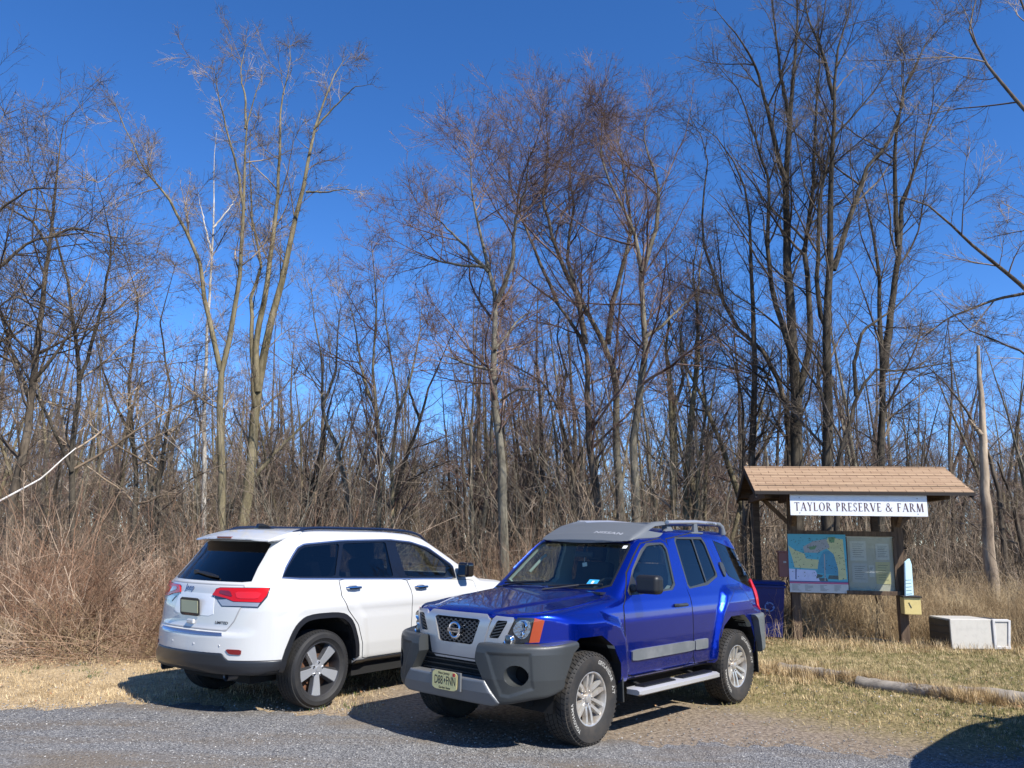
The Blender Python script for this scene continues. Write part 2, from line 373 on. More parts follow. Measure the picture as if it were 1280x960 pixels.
# reflector (headlamp inside)
def wheel(parent,x,y,R_,wd,rimr,style,side,steer=0,label=None):
    """wheel in car coords; outer face to side*y"""
    piv=MB(); piv.lathe([(.02,-.03),(.15,-.03),(.16,-.02),(.16,0),(.02,0)],32)
    hub=piv.build('wheel','rust',parent,True); hub.location=(x,y,R_); hub.rotation_euler=(0,0,steer if side>0 else PI+steer)
    # local +y = outward
    t=MB(); h=wd/2
    prof=[(rimr-.012,-h*.78),(rimr+.01,-h*.92),(R_*.80,-h*1.04),(R_*.90,-h*1.02),(R_-.020,-h*.86),(R_-.009,-h*.70),(R_-.008,0),(R_-.009,h*.70),(R_-.020,h*.86),(R_*.90,h*1.02),(R_*.80,h*1.04),(rimr+.022,h*.95),(rimr+.006,h*.90),(rimr-.004,h*.86),(rimr-.012,h*.78)]
    t.lathe(prof,72)
    # tread blocks
    N=54 if style!='road' else 66
    rows=[(-.86,-.56,.2),(-.50,-.20,.7),(-.15,.15,.1),(.20,.50,.6),(.56,.86,.3)]
    for k in range(N):
        for (a,b,ph) in rows:
            a0=(k+ph)*2*PI/N; da=2*PI/N*(.80 if style!='road' else .9); sk_=(.35 if abs(a)>.3 else .6)*2*PI/N*(1 if a<0 else -1)
            V=[]
            for yy,sh in ((a*h,0),(b*h,sk_)):
                for q in (0,1):
                    ang=a0+sh+q*da; rr=R_-(.006 if abs(yy)>h*.7 else 0)
                    V.append((rr*math.cos(ang),yy,rr*math.sin(ang))); V.append(((R_-.018)*math.cos(ang),yy,(R_-.018)*math.sin(ang)))
            t.add(V,[(0,4,6,2),(0,2,3,1),(4,5,7,6),(0,1,5,4),(2,6,7,3)])
        if style!='road':  # shoulder lugs
            a0=(k+.3)*2*PI/N; da=2*PI/N*.5
            V=[]
            for rr,yy in ((R_-.012,h*.80),(R_*.925,h*1.045)):
                for q in (0,1): V.append((rr*math.cos(a0+q*da),yy,rr*math.sin(a0+q*da)))
            for rr,yy in ((R_-.02,h*.7),(R_*.91,h*.95)):
                for q in (0,1): V.append((rr*math.cos(a0+q*da),yy,rr*math.sin(a0+q*da)))
            t.add(V,[(0,1,3,2),(0,2,6,4),(1,5,7,3),(2,3,7,6)])
    tyre=t.build('tyre','rubber' if style!='road' else 'clean_rubber',hub,True)
    if style!='road':
        for word,mid in (('GEOLANDAR',50),('A/T',8),('YOKOHAMA',205)):
            L=MB()
            V,F=text_mesh(word,.044,0,off=.0012,space=1.12)
            r0=rimr+(R_-rimr)*.50
            ang=R(mid)-V[:,0]/r0; rr=r0+V[:,1]*1.05
            # ride on the sidewall profile
            pr=np.array(sorted([(p[0],p[1]) for p in prof if p[1]>h*.8])); yy=np.interp(rr,pr[:,0],pr[:,1])+.0015; ang=-ang+PI
            L.add(np.stack([rr*np.cos(ang),yy,rr*np.sin(ang)],1) if False else np.stack([-rr*np.cos(ang)*-1,yy,rr*np.sin(ang)],1),F)
            L.build('tyre_lettering','white_letter',hub)
    r=MB()
    r.lathe([(rimr,h*.80),(rimr+.004,h*.86),(rimr-.004,h*.88),(rimr-.014,h*.85),(rimr-.02,h*.6),(rimr-.035,0),(rimr-.03,-h*.7),(rimr,-h*.78)],64,0)
    r.lathe([(rimr-.04,h*-.15),(.05,h*-.15)],40,2)
    def spoke(a,r0,r1,w0,w1,y0,y1,th,m=0,off=0,hollow=False):
        ca,sa=math.cos(a),math.sin(a); V=[]
        for rr,ww,yy in ((r0,w0,y0),((r0+r1)/2,(w0+w1)/2,(y0+y1)/2+.004),(r1,w1,y1)):
            for sgn in (-1,1):
                for dy,wf in ((0,.72),(-th,1.)):
                    px_=rr; pt=off*(rr-r0)/(r1-r0)*0+sgn*ww/2*wf+off
                    V.append((px_*ca-pt*sa,yy+dy,px_*sa+pt*ca))
        F=[]
        for s_ in (0,4): F+=[(s_+0,s_+4,s_+6,s_+2),(s_+0,s_+1,s_+5,s_+4),(s_+2,s_+6,s_+7,s_+3),(s_+1,s_+3,s_+7,s_+5)]
        r.add(V,F,m)
    if style=='truck':
        for k in range(6):
            a=k*PI/3+PI/2+.04
            for s_ in (-1,1):
                spoke(a+s_*.10,.045,rimr-.008,.036,.040,h*.52,h*.78,.035,0,s_*.019)
        r.lathe([(.0,h*.68),(.028,h*.68),(.036,h*.64),(.038,h*.52),(.078,h*.50),(.085,h*.44),(.085,h*.2)],40,0)
        for k in range(6):
            a=k*PI/3; r.lathe([(.0,h*.58),(.009,h*.58),(.011,h*.5)],10,1,c=(.062*math.cos(a),0,.062*math.sin(a)))
        r.build('rim',['alloy','chrome','rust'],hub,True)
    else:
        for k in range(5):
            a=k*2*PI/5+PI/2+.72
            spoke(a,.05,rimr-.010,.075,.150,h*.52,h*.74,.035,1)
            spoke(a,.05,rimr-.006,.092,.172,h*.48,h*.69,.035,0)
        r.lathe([(.0,h*.60),(.028,h*.60),(.031,h*.56),(.05,h*.55),(.085,h*.50),(.09,h*.2)],40,1)
        for k in range(5):
            a=(k+.5)*2*PI/5+PI/2+.72; r.lathe([(.0,h*.64),(.010,h*.63),(.013,h*.5)],10,3,c=(.063*math.cos(a),0,.063*math.sin(a)))
        r.build('rim',['dark_alloy','polished_alloy','rust','chrome'],hub,True)
    return hub
def number_plate(parent,loc,rot,txt=True):
    m=MB(); P=chaikin([(-.152,-.076),(.152,-.076),(.152,.076),(-.152,.076)],2,.12)
    m.prism(P,0,.003,((0,0,0),(1,0,0),(0,1,0),(0,0,1)))
    if txt:
        for s_,sz,x,y,sx,mm in (('D88',.098,-.074,-.004,.62,1),('FNN',.098,.076,-.004,.60,1),('New Jersey',.030,-.01,.056,1.0,1),('Garden State',.025,.0,-.060,1.05,1)):
            V,F=text_mesh(s_,sz,sx=sx,off=.0008); V=V+np.array([x,y,.0042]); m.add(V,F,mm)
        m.prism([(.0,-.020),(.007,-.006),(.011,.004),(.005,.016),(-.006,.016),(-.005,-.002)],.003,.0042,((0,0,0),(1,0,0),(0,1,0),(0,0,1)),1)
        m.prism([(.098,.040),(.126,.040),(.126,.066),(.098,.066)],.003,.0042,((0,0,0),(1,0,0),(0,1,0),(0,0,1)),2)
    o=m.build('number_plate',['plate_yellow','plate_ink','plate_red'],parent); o.location=loc; o.rotation_euler=rot; return o
# ---------------------------------------------------------------- blue SUV
# silhouette (x,z)
BP=chaikin([(.74,.50),(.76,.80),(.735,1.06),(.665,1.105),(.10,1.175),(-.46,1.245),(-.52,1.262),(-1.12,1.745),(-1.22,1.785),(-1.58,1.805),(-1.70,1.86),(-1.82,1.88),(-3.06,1.87),(-3.20,1.83),(-3.46,1.42),(-3.55,1.22),(-3.60,.95),(-3.60,.50),(-3.2,.44),(.4,.44)],2,.15)
B_SZ=np.array([.40,.50,.62,.80,.98,1.08,1.16,1.24,1.75,1.90]); B_SW=np.array([.825,.850,.862,.868,.866,.858,.84,.815,.665,.61])
FL1=np.array([(.90,.50),(.90,.98),(.60,1.06),(-.18,1.075),(-.44,1.00),(-.54,.86),(-.60,.45),(-.60,.30),(.90,.30)])
FL2=np.array([(-2.14,.30),(-2.20,.62),(-2.36,1.00),(-2.50,1.19),(-2.62,1.23),(-3.02,1.22),(-3.20,1.02),(-3.50,.95),(-3.70,.6),(-3.7,.3)])
BPLAN=chaikin([(.76,0),(.76,.34),(.69,.56),(.55,.73),(.36,.85),(.15,.93),(0,.96),(-3.1,.96),(-3.38,.92),(-3.54,.78),(-3.60,.4),(-3.60,-.4),(-3.54,-.78),(-3.38,-.92),(-3.1,-.96),(0,-.96),(.15,-.93),(.36,-.85),(.55,-.73),(.69,-.56),(.76,-.34)],3,.25)
def blue_f(x,y,z):
    ay=np.abs(y)
    prof=sdpoly(x,z,BP)                         # broadcasts on its own (x,z)
    crown=.045*(ay/.8)**2+0*x
    hb=.34+.26*np.clip((.65-x)/1.1,0,1); prof=prof-.016*sstep(hb+.035,hb-.035,ay)*sstep(-.62,-.45,x)*sstep(1.0,1.06,z)*sstep(.72,.62,x)
    prof=prof+np.where(z>1.0,crown*np.clip((z-1.0)*5,0,1),0)
    sw=np.interp(np.ravel(z),B_SZ,B_SW).reshape(np.shape(z)) if np.ndim(z) else np.interp(z,B_SZ,B_SW)
    f1=sdpoly(x,z,FL1); f2=sdpoly(x,z,FL2)
    fl=.058*np.maximum(sstep(.04,-.055,f1),sstep(.035,-.055,f2))
    tap=.06*sstep(-2.6,-3.7,x)+.015*sstep(-.4,.8,x)
    side=(ay-(sw+fl-tap))*.93
    f=smax(prof,side,.09)
    pl=sdpoly(x,y,BPLAN)
    return smax(f,pl,.05)
BAR1=np.array([(.46,.0),(.43,.60),(.33,.80),(.17,.905),(-.13,.905),(-.31,.80),(-.42,.64),(-.47,.30),(-.47,0)])
BAR2=np.array([(-2.22,.0),(-2.25,.66),(-2.38,.84),(-2.55,.93),(-2.88,.93),(-3.03,.84),(-3.15,.66),(-3.20,0)])
def build_blue():
    f=blue_f; car=thing('parked_car','blue boxy four-wheel-drive with grey bumpers and roof rack, facing the camera','car',(BPOSE[0],BPOSE[1],0),BPOSE[2])
    H=lambda pts:px2car(BPOSE,pts,f)
    xz=lambda P:P[:,[0,2]]
    # window outlines from the side
    w1=chaikin(xz(H(pz(*Z3,[(22,735),(60,470),(130,320),(195,275),(340,272),(385,335),(462,690),(170,732)]))),1,.12)
    w2=chaikin(xz(H(pz(*Z3,[(432,225),(680,222),(720,280),(832,570),(742,650),(570,685)]))),1,.06)
    w3=chaikin(xz(H(pz(*Z3,[(770,220),(960,215),(1060,370),(1133,545),(1110,560),(938,577),(900,520)]))),1,.10)
    ws=H(pz(*ZW,[(90,575),(1020,640),(1190,240),(1150,228),(470,232),(425,248)])); 
    # windscreen outline as seen from the front, made symmetric: (y,z)
    zt,zb=1.705,1.262
    wsp=chaikin([(-.69,zb-.0),(.69,zb-.0),(.61,zt-.05),(.575,zt),(-.575,zt),(-.61,zt-.05)],1,.1)
    rw=[(-.56,1.24),(.56,1.24),(.50,1.72),(-.50,1.72)]
    w1=np.array([fit_in(p,.075) for p in w1]); w2=np.array([fit_in(p,.075) for p in w2]); w3=np.array([fit_in(p,.085,.006) for p in w3])
    def body(x,y,z):
        o=f(x,y,z); ay=np.abs(y)
        a=np.minimum(sdpoly(x,z,BAR1),sdpoly(x,z,BAR2)); a=np.maximum(a,.50-ay)
        r=np.maximum(o,-a)
        # cabin
        cav=np.maximum(np.maximum(o+.05,.78-z),np.maximum(x+.50,-3.44-x)); cav=np.maximum(cav,ay-.72)
        cav=np.maximum(cav,-.02+0*x-(-(x+.42)*.0) if False else cav)
        cv=np.minimum(sdpoly(x,z,w1),np.minimum(sdpoly(x,z,w2),sdpoly(x,z,w3))); cv=np.maximum(cv+.004,.40-ay)
        wv=np.maximum(np.maximum(sdpoly(y,z,wsp)+.004,-1.45-x),-.012-o if False else -1.45-x)
        rv=np.maximum(sdpoly(y,z,rw)+.01,x+3.0)
        r=np.maximum(r,-cav); r=np.maximum(r,-cv); r=np.maximum(r,-wv); r=np.maximum(r,-rv)
        # headlight and grille bay
        bay=np.maximum(np.maximum(sdpoly(y,z,[(-.86,.86),(.86,.86),(.86,1.075),(-.86,1.075)]),.45-x),-.035-o if False else .45-x)
        bay=np.maximum(bay,-(o+.03) if False else np.maximum(-(x-.50),-1))
        return r
    def mf(P):
        x,y,z=P.T; o=f(x,y,z); m=np.zeros(len(P),int)
        inn=o<-.006
        m[inn&(z>.78)&(x<-.3)]=1
        m[inn&~((z>.78)&(x<-.3))]=2
        m[(z<.47)]=2; m[(x>.55)&(z<.86)]=2; m[(x>.60)&(z<1.062)&(np.abs(y)<.66)]=2
        return m
    me=implicit_mesh('body',body,(-3.65,-.98,.36),(.88,.98,1.94),.020,mf)
    link('body',me,car,['blue_paint','cabin_light','under_black'])
    # side glass, frames
    for nm,w_,g in (('front_side_window',w1,'side_glass'),('rear_side_window',w2,'tint_glass'),('quarter_window',w3,'tint_glass')):
        gl=patch(nm,w_,f,'y',1,-.006,g,car,.08,.002,mirror=True)
        c=w_.mean(0); inner=w_+(c-w_)/np.linalg.norm(c-w_,axis=1)[:,None]*(.030 if nm!='quarter_window' else .012)
        fr=patch('frame',w_,f,'y',1,.003,'grey_plastic' if nm!='quarter_window' else 'black_plastic',None,.05,.012,holes=[inner],mirror=True)
        for a,b in zip(gl,fr): b.parent=a
    # divider bar in the rear side window
    dv=xz(H(pz(*Z3,[(600,238),(735,640)])))
    patch('window_divider',ribbon([dv[0],dv.mean(0),dv[1]],.022),f,'y',1,.004,'grey_plastic',car,.05,.008,mirror=True)
    patch('windscreen',wsp,f,'x',1,-.004,'clear_glass',car,.08,.003)
    c=np.array([0,1.5]); wi=wsp.copy(); wi[:,0]*=.965; wi[:,1]=1.483+(wi[:,1]-1.483)*.93
    patch('windscreen_surround',wsp,f,'x',1,.001,'black_plastic',car,.05,.004,holes=[wi])
    patch('rear_window',rw,f,'x',-1,-.004,'tint_glass',car,.08,.003,start=4)
    # panels: bonnet
    hood=[(.695,-.38),(.695,.38),(.63,.54),(.47,.69),(.1,.765),(-.44,.745),(-.47,.60),(-.50,0),(-.47,-.60),(-.44,-.745),(.1,-.765),(.47,-.69),(.63,-.54)]
    patch('bonnet',chaikin(hood,1,.12),f,'z',1,.006,'blue_paint',car,.03,.02,start=2.2)
    # raised centre of the bonnet
    # doors
    d1=xz(H(pz(*Z5,[(133,388),(150,600),(162,765),(436,714)])))
    # front door polygon in (x,z) built around its window
    wl=w1
    def door(nm,pts,win,lab):
        P=np.array(pts); ds=patch(nm,P,f,'y',1,.005,'blue_paint',car,.03,.014,holes=[win],mirror=True)
        cl=np.vstack([P,P[:1]]); 
        for s_,d in zip((1,-1),ds):
            mm=patch('door_seam',ribbon(cl+(P.mean(0)-cl)*-.006,.016),f,'y',s_,.0012,'under_black',d,.03,.002)
        return ds
    D1=[(-.585,.50),(-.565,.80),(-.57,1.12),(-.66,1.22),(-.86,1.47),(-1.04,1.66),(-1.13,1.735),(-1.52,1.745),(-1.60,1.70),(-1.80,1.22),(-1.80,.50)]
    D2=[(-1.815,.50),(-1.815,1.22),(-1.64,1.70),(-1.66,1.755),(-2.30,1.775),(-2.40,1.74),(-2.72,1.33),(-2.71,1.20),(-2.55,1.10),(-2.40,.97),(-2.27,.72),(-2.22,.50)]
    D1=clip_door(D1,w1,.045); D2=clip_door(D2,w2,.035)
    f1=door('front_door',D1,w1,None); f2=door('rear_door',D2,w2,None)
    # door handles
    hp=H(pz(*Z5,[(390,448)]))[0]
    for s_,d in zip((1,-1),f1):
        m=MB(); x0,z0=hp[0],hp[2]
        m.tube([(x0-.105,s_*(hp[1]+.006),z0),(x0-.09,s_*(hp[1]+.036),z0),(x0+.09,s_*(hp[1]+.038),z0+.002),(x0+.105,s_*(hp[1]+.006),z0)],.0165,8); m.build('door_handle','grey_plastic',d,True)
    yb=.70
    for s_,d in zip((1,-1),f2):   # handle hidden in the rear pillar
        q=H(pz(*Z3,[(870,510)]))[0]; m=MB(); V=np.array([(q[0]+.03,q[2]+.085),(q[0]+.055,q[2]+.04),(q[0]+.015,q[2]-.085),(q[0]-.04,q[2]-.07),(q[0]-.04,q[2]+.06)])
        patch('door_handle',chaikin(V,1,.2),f,'y',s_,.018,'grey_plastic',d,.03,.02)
    # body side moulding with rounded ends
    mo=xz(H(pz(*Z5,[(178,680),(505,610)])))
    for s_ in (1,-1):
        za,zb_=mo[0][1],mo[1][1]; x0,x1=mo[0][0],mo[1][0]; zz=(za+zb_)/2
        for a,b in ((x0+.02,-1.805),(-1.825,x1-.02)):
            P=chaikin([(a,zz-.05),(b,zz-.05),(b,zz+.05),(a,zz+.05)],3,.08)
            patch('side_moulding',P,f,'y',s_,.022,'dull_grey' if 'dull_grey' in MATS else 'grey_plastic',car,.03,.026)
    # fuel/side marker slit and badge seam lines
    # arch lips (dark liners)
    for P,nm in ((BAR1,'front'),(BAR2,'rear')):
        for s_ in (1,-1):
            m=MB(); Q=chaikin(P,2,.2); Q=Q[(Q[:,1]>.0)]
            a=np.array([[q[0],s_*.86,q[1]] for q in Q if True]); 
            o=PTS_OFF(P,-.012)
            V=[];F=[]
            n=len(o)
            for yy in (.50,.845):
                V+=[(q[0],s_*yy,max(q[1],.32)) for q in o]
            F=[(i,i+1,n+i+1,n+i) for i in range(n-1)]+[tuple(range(n))]
            m.add(V,F); m.build('wheel_arch_liner','under_black',car)
    # mud flaps
    for s_ in (1,-1):
        m=MB(); m.bar((-.475,s_*.80,.30),(-.455,s_*.80,.70),.22,.018); m.build('mud_flap','grey_plastic',car,bevel=.006)
        m=MB(); m.bar((-3.20,s_*.80,.27),(-3.17,s_*.80,.62),.22,.018); m.build('mud_flap','black_plastic',car,bevel=.006)
    # side step
    for s_ in (1,-1):
        m=MB(); y0=s_*.93
        P=[(-.095,-.025),(.05,-.03),(.085,-.012),(.085,.02),(.05,.035),(-.095,.03)]
        pts=[(x_,y_) for x_,y_ in P]
        prof=np.array(P); xs=[-.60,-.63,-2.07,-2.10]; V=[];sc=[.75,1,1,.75]
        for x_,k in zip(xs,sc): V+=[(x_,y0+s_*a*k,.372+b*k) for a,b in P]
        n=6; F=[(i*n+j,i*n+(j+1)%n,(i+1)*n+(j+1)%n,(i+1)*n+j) for i in range(3) for j in range(n)]+[tuple(range(n)),tuple(range(3*n,4*n))]
        m.add(V,F,0)
        st=m.build('side_step','silver_step',car,True)
        for a,b in ((-.72,-1.28),(-1.42,-2.0)):
            t=MB(); t.box(((a+b)/2,y0-s_*.012,.410),(abs(b-a),.105,.012))
            for i in range(14): t.box((a+(b-a)*(i+.5)/14,y0-s_*.012,.419),(.018,.095,.008))
            t.build('step_pad','black_plastic',st,bevel=.003)
        for xx in (-.85,-1.85):
            t=MB(); t.bar((xx,s_*.55,.46),(xx,y0-s_*.02,.37),.05,.03); t.build('step_bracket','under_black',st)
    # mirror (only the driver's side one shows)
    for s_ in (1,):
        mz=1.325; mx=-.80
        def mf_(x,y,z):
            a=np.sqrt(((x-mx)/.065)**2*.8+0*x); bx=np.maximum(np.abs(y-s_*.99)-.085,0); bz=np.maximum(np.abs(z-mz)-.045,0); bx_=np.maximum(np.abs(x-mx)-.02,0)
            return np.sqrt(bx**2+bz**2+(bx_*.8)**2)-.042
        me=implicit_mesh('door_mirror',mf_,(mx-.09,s_*.99-.15,mz-.11),(mx+.09,s_*.99+.15,mz+.11),.015)
        o=link('door_mirror',me,car,['black_plastic'])
        m=MB(); m.box((mx-.062,s_*.99,mz),(.004,.19,.125)); m.build('mirror_glass','chrome',o)
        m=MB(); m.bar((mx+.01,s_*.79,1.275),(mx,s_*.93,1.30),.09,.06); m.build('mirror_arm','black_plastic',o,bevel=.012)
        P=[fit_in(p,.09) for p in [(-.70,1.22),(-.76,1.33),(-.84,1.43),(-.93,1.22)]]
        patch('mirror_sail',P,f,'y',s_,.006,'black_plastic',o,.04,.01)
    # ---- front: dark bay, grille frame, lamps
    yz=lambda P:P[:,[1,2]]
    def pf(nm,P,off,m_,par=car,th=.02,holes=(),st=.03,sg=1): return patch(nm,P,f,'x',sg,off,m_,par,st,th,start=1.6,holes=holes)
    inner=[(-.285,1.042),(.285,1.042),(.205,.832),(-.205,.832)]
    outer=[(-.40,1.072),(.40,1.072),(.285,.70),(-.285,.70)]
    fr=pf('grille_frame',chaikin(outer,1,.08),.030,'silver_paint',th=.05,holes=[chaikin(inner,1,.06)])
    back=None
    # diagonal mesh in the grille
    m=MB()
    def gx(y,z): return hit(f,[[1.6,y,z]],[[-1,0,0]])[0][0]
    for k in range(-9,10):
        for sl_ in (1,-1):
            # line z = z0 + sl*(y-y0)*.7 clipped to the trapezoid
            pts=[]
            for t in np.linspace(-.3,.3,61):
                zz=.935+sl_*(t-k*.058)*.62
                hw=.203+(zz-.835)/.2*.08
                if .838<zz<1.032 and abs(t)<hw: pts.append((t,zz))
            if len(pts)>2:
                a,b=pts[0],pts[-1]; m.bar((gx(*a)+.010,a[0],a[1]),(gx(*b)+.010,b[0],b[1]),.009,.010,up=(1,0,0))
    m.build('grille_mesh','dark_alloy',car)
    for s_ in (1,-1):
        o_=np.array([(.415,1.072),(.595,1.072),(.505,.862),(.320,.862)])*[s_,1]; i_=np.array([(.455,1.048),(.545,1.048),(.470,.905),(.375,.905)])*[s_,1]
        if s_<0: o_=o_[::-1]; i_=i_[::-1]
        sf=pf('slot_frame',chaikin(o_,1,.08),.022,'silver_paint',th=.03,holes=[chaikin(i_,1,.08)])
        m=MB()
        for k in range(5):
            zz=.925+k*.027; c_=.378+(zz-.905)/.143*.08; a=(gx(s_*c_,zz)+.008,s_*(c_+.005),zz-.008); b=(gx(s_*(c_+.09),zz)+.008,s_*(c_+.09),zz+.012); m.bar(a,b,.008,.02,up=(1,0,0))
        m.build('slot_louvre','dark_alloy',sf)
        # headlamp
        hl=H(pz(*ZF,[(905,212),(1085,205),(1048,408),(848,408)])); hy=yz(hl)
        hl=np.array([(.605,1.078),(.70,1.078),(.765,1.066),(.735,.884),(.515,.868)])
        Q=hl*[s_,1]; Q=Q if s_>0 else Q[::-1]
        lam=pf('headlamp',Q,.004,'black_plastic',th=.02)
        Q=np.array([(.615,1.060),(.69,1.060),(.695,.975),(.665,.915),(.625,.905),(.57,.975)])*[s_,1]; Q=Q if s_>0 else Q[::-1]
        if s_<0: Q=np.array([(.60,1.068),(.755,1.055),(.735,.90),(.55,.90)])[::-1]*[-1,1]
        pf('lamp_reflector',chaikin(Q,2,.22),.008,'lamp_inside',lam,th=.01)
        for (ly,lz,lr) in ((.650,1.01,.040),(.640,.945,.026)):
            lxx=gx(s_*ly,lz)+.012; m=MB(); m.lathe([(lr*.35,-.004),(lr*.8,.0),(lr,.008),(lr*1.12,.004),(lr*1.15,-.01)],24,0,'x',(lxx,s_*ly,lz)); m.lathe([(0,.004),(lr*.35,.0)],16,1,'x',(lxx,s_*ly,lz)); m.build('bulb_ring',['chrome','lamp_dark'],lam,True)
        Qg=hl*[s_,1]; Qg=Qg if s_>0 else Qg[::-1]
        pf('lamp_cover',Qg,.014,'lens_glass',lam,th=.006)
        # amber corner
        Q=np.array([(.715,1.075),(.768,1.060),(.742,.884),(.685,.880)])*[s_,1]; Q=Q if s_>0 else Q[::-1]
        pf('amber_indicator',Q,.017,'amber_lens',lam,th=.012)
        # round lamp at the lower inner corner
        cy=.56; cz=.897; cx=gx(s_*cy,cz)+.02
        m=MB(); m.lathe([(0,.018),(.036,.012),(.043,.0),(.046,-.03)],28,0,'x',(cx,s_*cy,cz)); m.build('position_lamp',['lamp_dark'],lam,True)
        m=MB(); m.lathe([(.036,.012),(.041,.02),(.047,.012),(.047,-.02)],28,0,'x',(cx,s_*cy,cz)); m.build('lamp_bezel',['chrome'],lam,True)
    # emblem ring with bar
    ex=gx(0,.935)+.045
    m=MB(); a=np.linspace(0,2*PI,41); m.tube([(ex,.062*math.cos(t),.94+.062*math.sin(t)) for t in a],.0115,8,cap=False); m.prism([(-.078,-.017),(.078,-.017),(.078,.017),(-.078,.017)],-.008,.014,((ex,0,.94),(0,1,0),(0,0,1),(1,0,0)))
    em=m.build('emblem','chrome',car,True)
    V,F=text_mesh('NISSAN',.030,off=.0006); m=MB(); m.add(np.stack([np.full(len(V),ex+.0155),V[:,0],V[:,1]+.94],1),F); m.build('emblem_lettering','plate_ink',em)
    # ---- front bumper
    BPL=chaikin([(.885,0),(.885,.46),(.83,.66),(.67,.85),(.48,.945),(.34,.965),(.20,.965),(.20,-.965),(.34,-.965),(.48,-.945),(.67,-.85),(.83,-.66),(.885,-.46)],3,.25)
    def bump(x,y,z):
        ay=np.abs(y); pl=sdpoly(x,y,BPL)+.10*np.maximum(.60-z,0)+.0*x; pl=pl+.22*np.maximum(z-.80,0)*sstep(.30,.8,x)
        # top follows, bottom rises to the sides
        g=np.maximum(z-(.872+.020*sstep(.6,.2,x)),(.40+.06*sstep(.55,.9,ay)+.12*sstep(.6,.25,x))-z)
        r=smax(pl,g,.035)
        # recessed flat panel round the fog lamp
        pan=sdpoly(ay,z,[(.47,.80),(.80,.805),(.815,.54),(.66,.475),(.60,.48)])
        r=r+.010*sstep(.016,-.016,pan)
        # centre opening and V edge
        op=sdpoly(ay,z,[(-.1,.90),(.365,.90),(.345,.74),(.455,.56),(.585,.36),(-.1,.36)])
        r=np.maximum(r,-np.maximum(op,.66-x))
        fog=np.sqrt((ay-.705)**2+(z-.635)**2)
        r=np.maximum(r,-np.maximum(fog-.082,.60-x))
        arch=sdpoly(x,z,BAR1); r=np.maximum(r,-arch)
        return np.maximum(r,-(pl+.14))
    me=implicit_mesh('front_bumper',bump,(.15,-1.0,.34),(1.0,1.0,.93),.018)
    bo=link('front_bumper',me,car,['grey_plastic'])
    m=MB(); m.box((.70,0,.62),(.10,1.0,.34)); m.build('air_intake','under_black',bo)
    for k in range(4):
        m=MB(); m.box((.765,0,.60+k*.04),(.02,.80,.010)); m.build('intake_slat','black_plastic',bo)
    # silver lower bar with V ends
    def skid(x,y,z):
        ay=np.abs(y); pl=sdpoly(x,y,BPL)-.012+.35*np.maximum(.49-z,0)
        P=sdpoly(ay,z,[(-.1,.585),(.455,.585),(.59,.415),(.52,.385),(-.1,.385)])
        return np.maximum(smax(pl,P,.02),-(pl+.13))
    me=implicit_mesh('skid_bar',skid,(.6,-.7,.36),(1.0,.7,.62),.015); link('skid_bar',me,bo,['bar_silver'])
    fx=hit(bump,[[1.6,.705,.56]],[[-1,0,0]])[0][0]
    for s_ in (1,-1):
        m=MB(); m.lathe([(.0,.0),(.046,-.002),(.05,.008),(.058,.010),(.060,-.05)],32,0,'x',(fx-.036,s_*.705,.635)); fl_=m.build('fog_lamp','black_plastic',bo,True)
        m=MB(); m.lathe([(.0,.018),(.03,.014),(.044,.0),(.046,-.02)],32,0,'x',(fx-.03,s_*.705,.635)); m.build('fog_lens','clear_lens',fl_,True)
        m=MB(); m.lathe([(.080,-.0),(.079,-.10),(.062,-.15)],32,0,'x',(fx-.004,s_*.705,.635)); m.build('fog_bezel','grey_plastic',fl_,True)
    number_plate(car,(.922,.035,.54),(PI/2,0,PI/2))
    m=MB(); m.box((.905,.035,.54),(.02,.36,.15)); m.build('plate_holder','bar_silver',bo,bevel=.005)
    # under body
    m=MB(); m.box((-1.4,0,.42),(3.9,1.25,.14)); m.box((-2.7,0,.38),(.14,1.3,.12)); m.box((.0,0,.40),(.12,1.3,.10)); m.tube([(-2.0,-.35,.36),(-3.4,-.4,.40)],.035); m.build('chassis','under_black',car)
    # wheels
    for xx in (0,-2.7):
        for s_ in (1,-1): wheel(car,xx,s_*.785,.388,.262,.224,'truck',s_,steer=0.02*s_ if xx==0 else 0)
    # rear lamps, bumper
    for s_ in (1,-1):
        patch('tail_lamp',[(-3.54,.93),(-3.40,.95),(-3.36,1.28),(-3.46,1.30)],f,'y',s_,.010,'red_lens',car,.03,.02)
    def rb(x,y,z):
        P2=chaikin([(-3.02,.97),(-3.22,.97),(-3.52,.86),(-3.64,.60),(-3.66,0),(-3.64,-.60),(-3.52,-.86),(-3.22,-.97),(-3.02,-.97)],1,.2)
        pl=sdpoly(x,y,P2); ay=np.abs(y)
        g=np.maximum(z-(.92-.32*sstep(-3.35,-3.55,x)*sstep(.85,.5,ay)),.50-z)
        r=smax(pl,g,.04); r=np.maximum(r,-sdpoly(x,z,BAR2)); r=np.maximum(r,sdpoly(x,z,[(-2.98,1.0),(-3.12,.86),(-3.22,.45),(-3.8,.45),(-3.8,1.0)]))
        return np.maximum(r,-(pl+.12))
    me=implicit_mesh('rear_bumper',rb,(-3.7,-1.0,.44),(-2.95,1.0,1.0),.02); link('rear_bumper',me,car,['step_grey'])
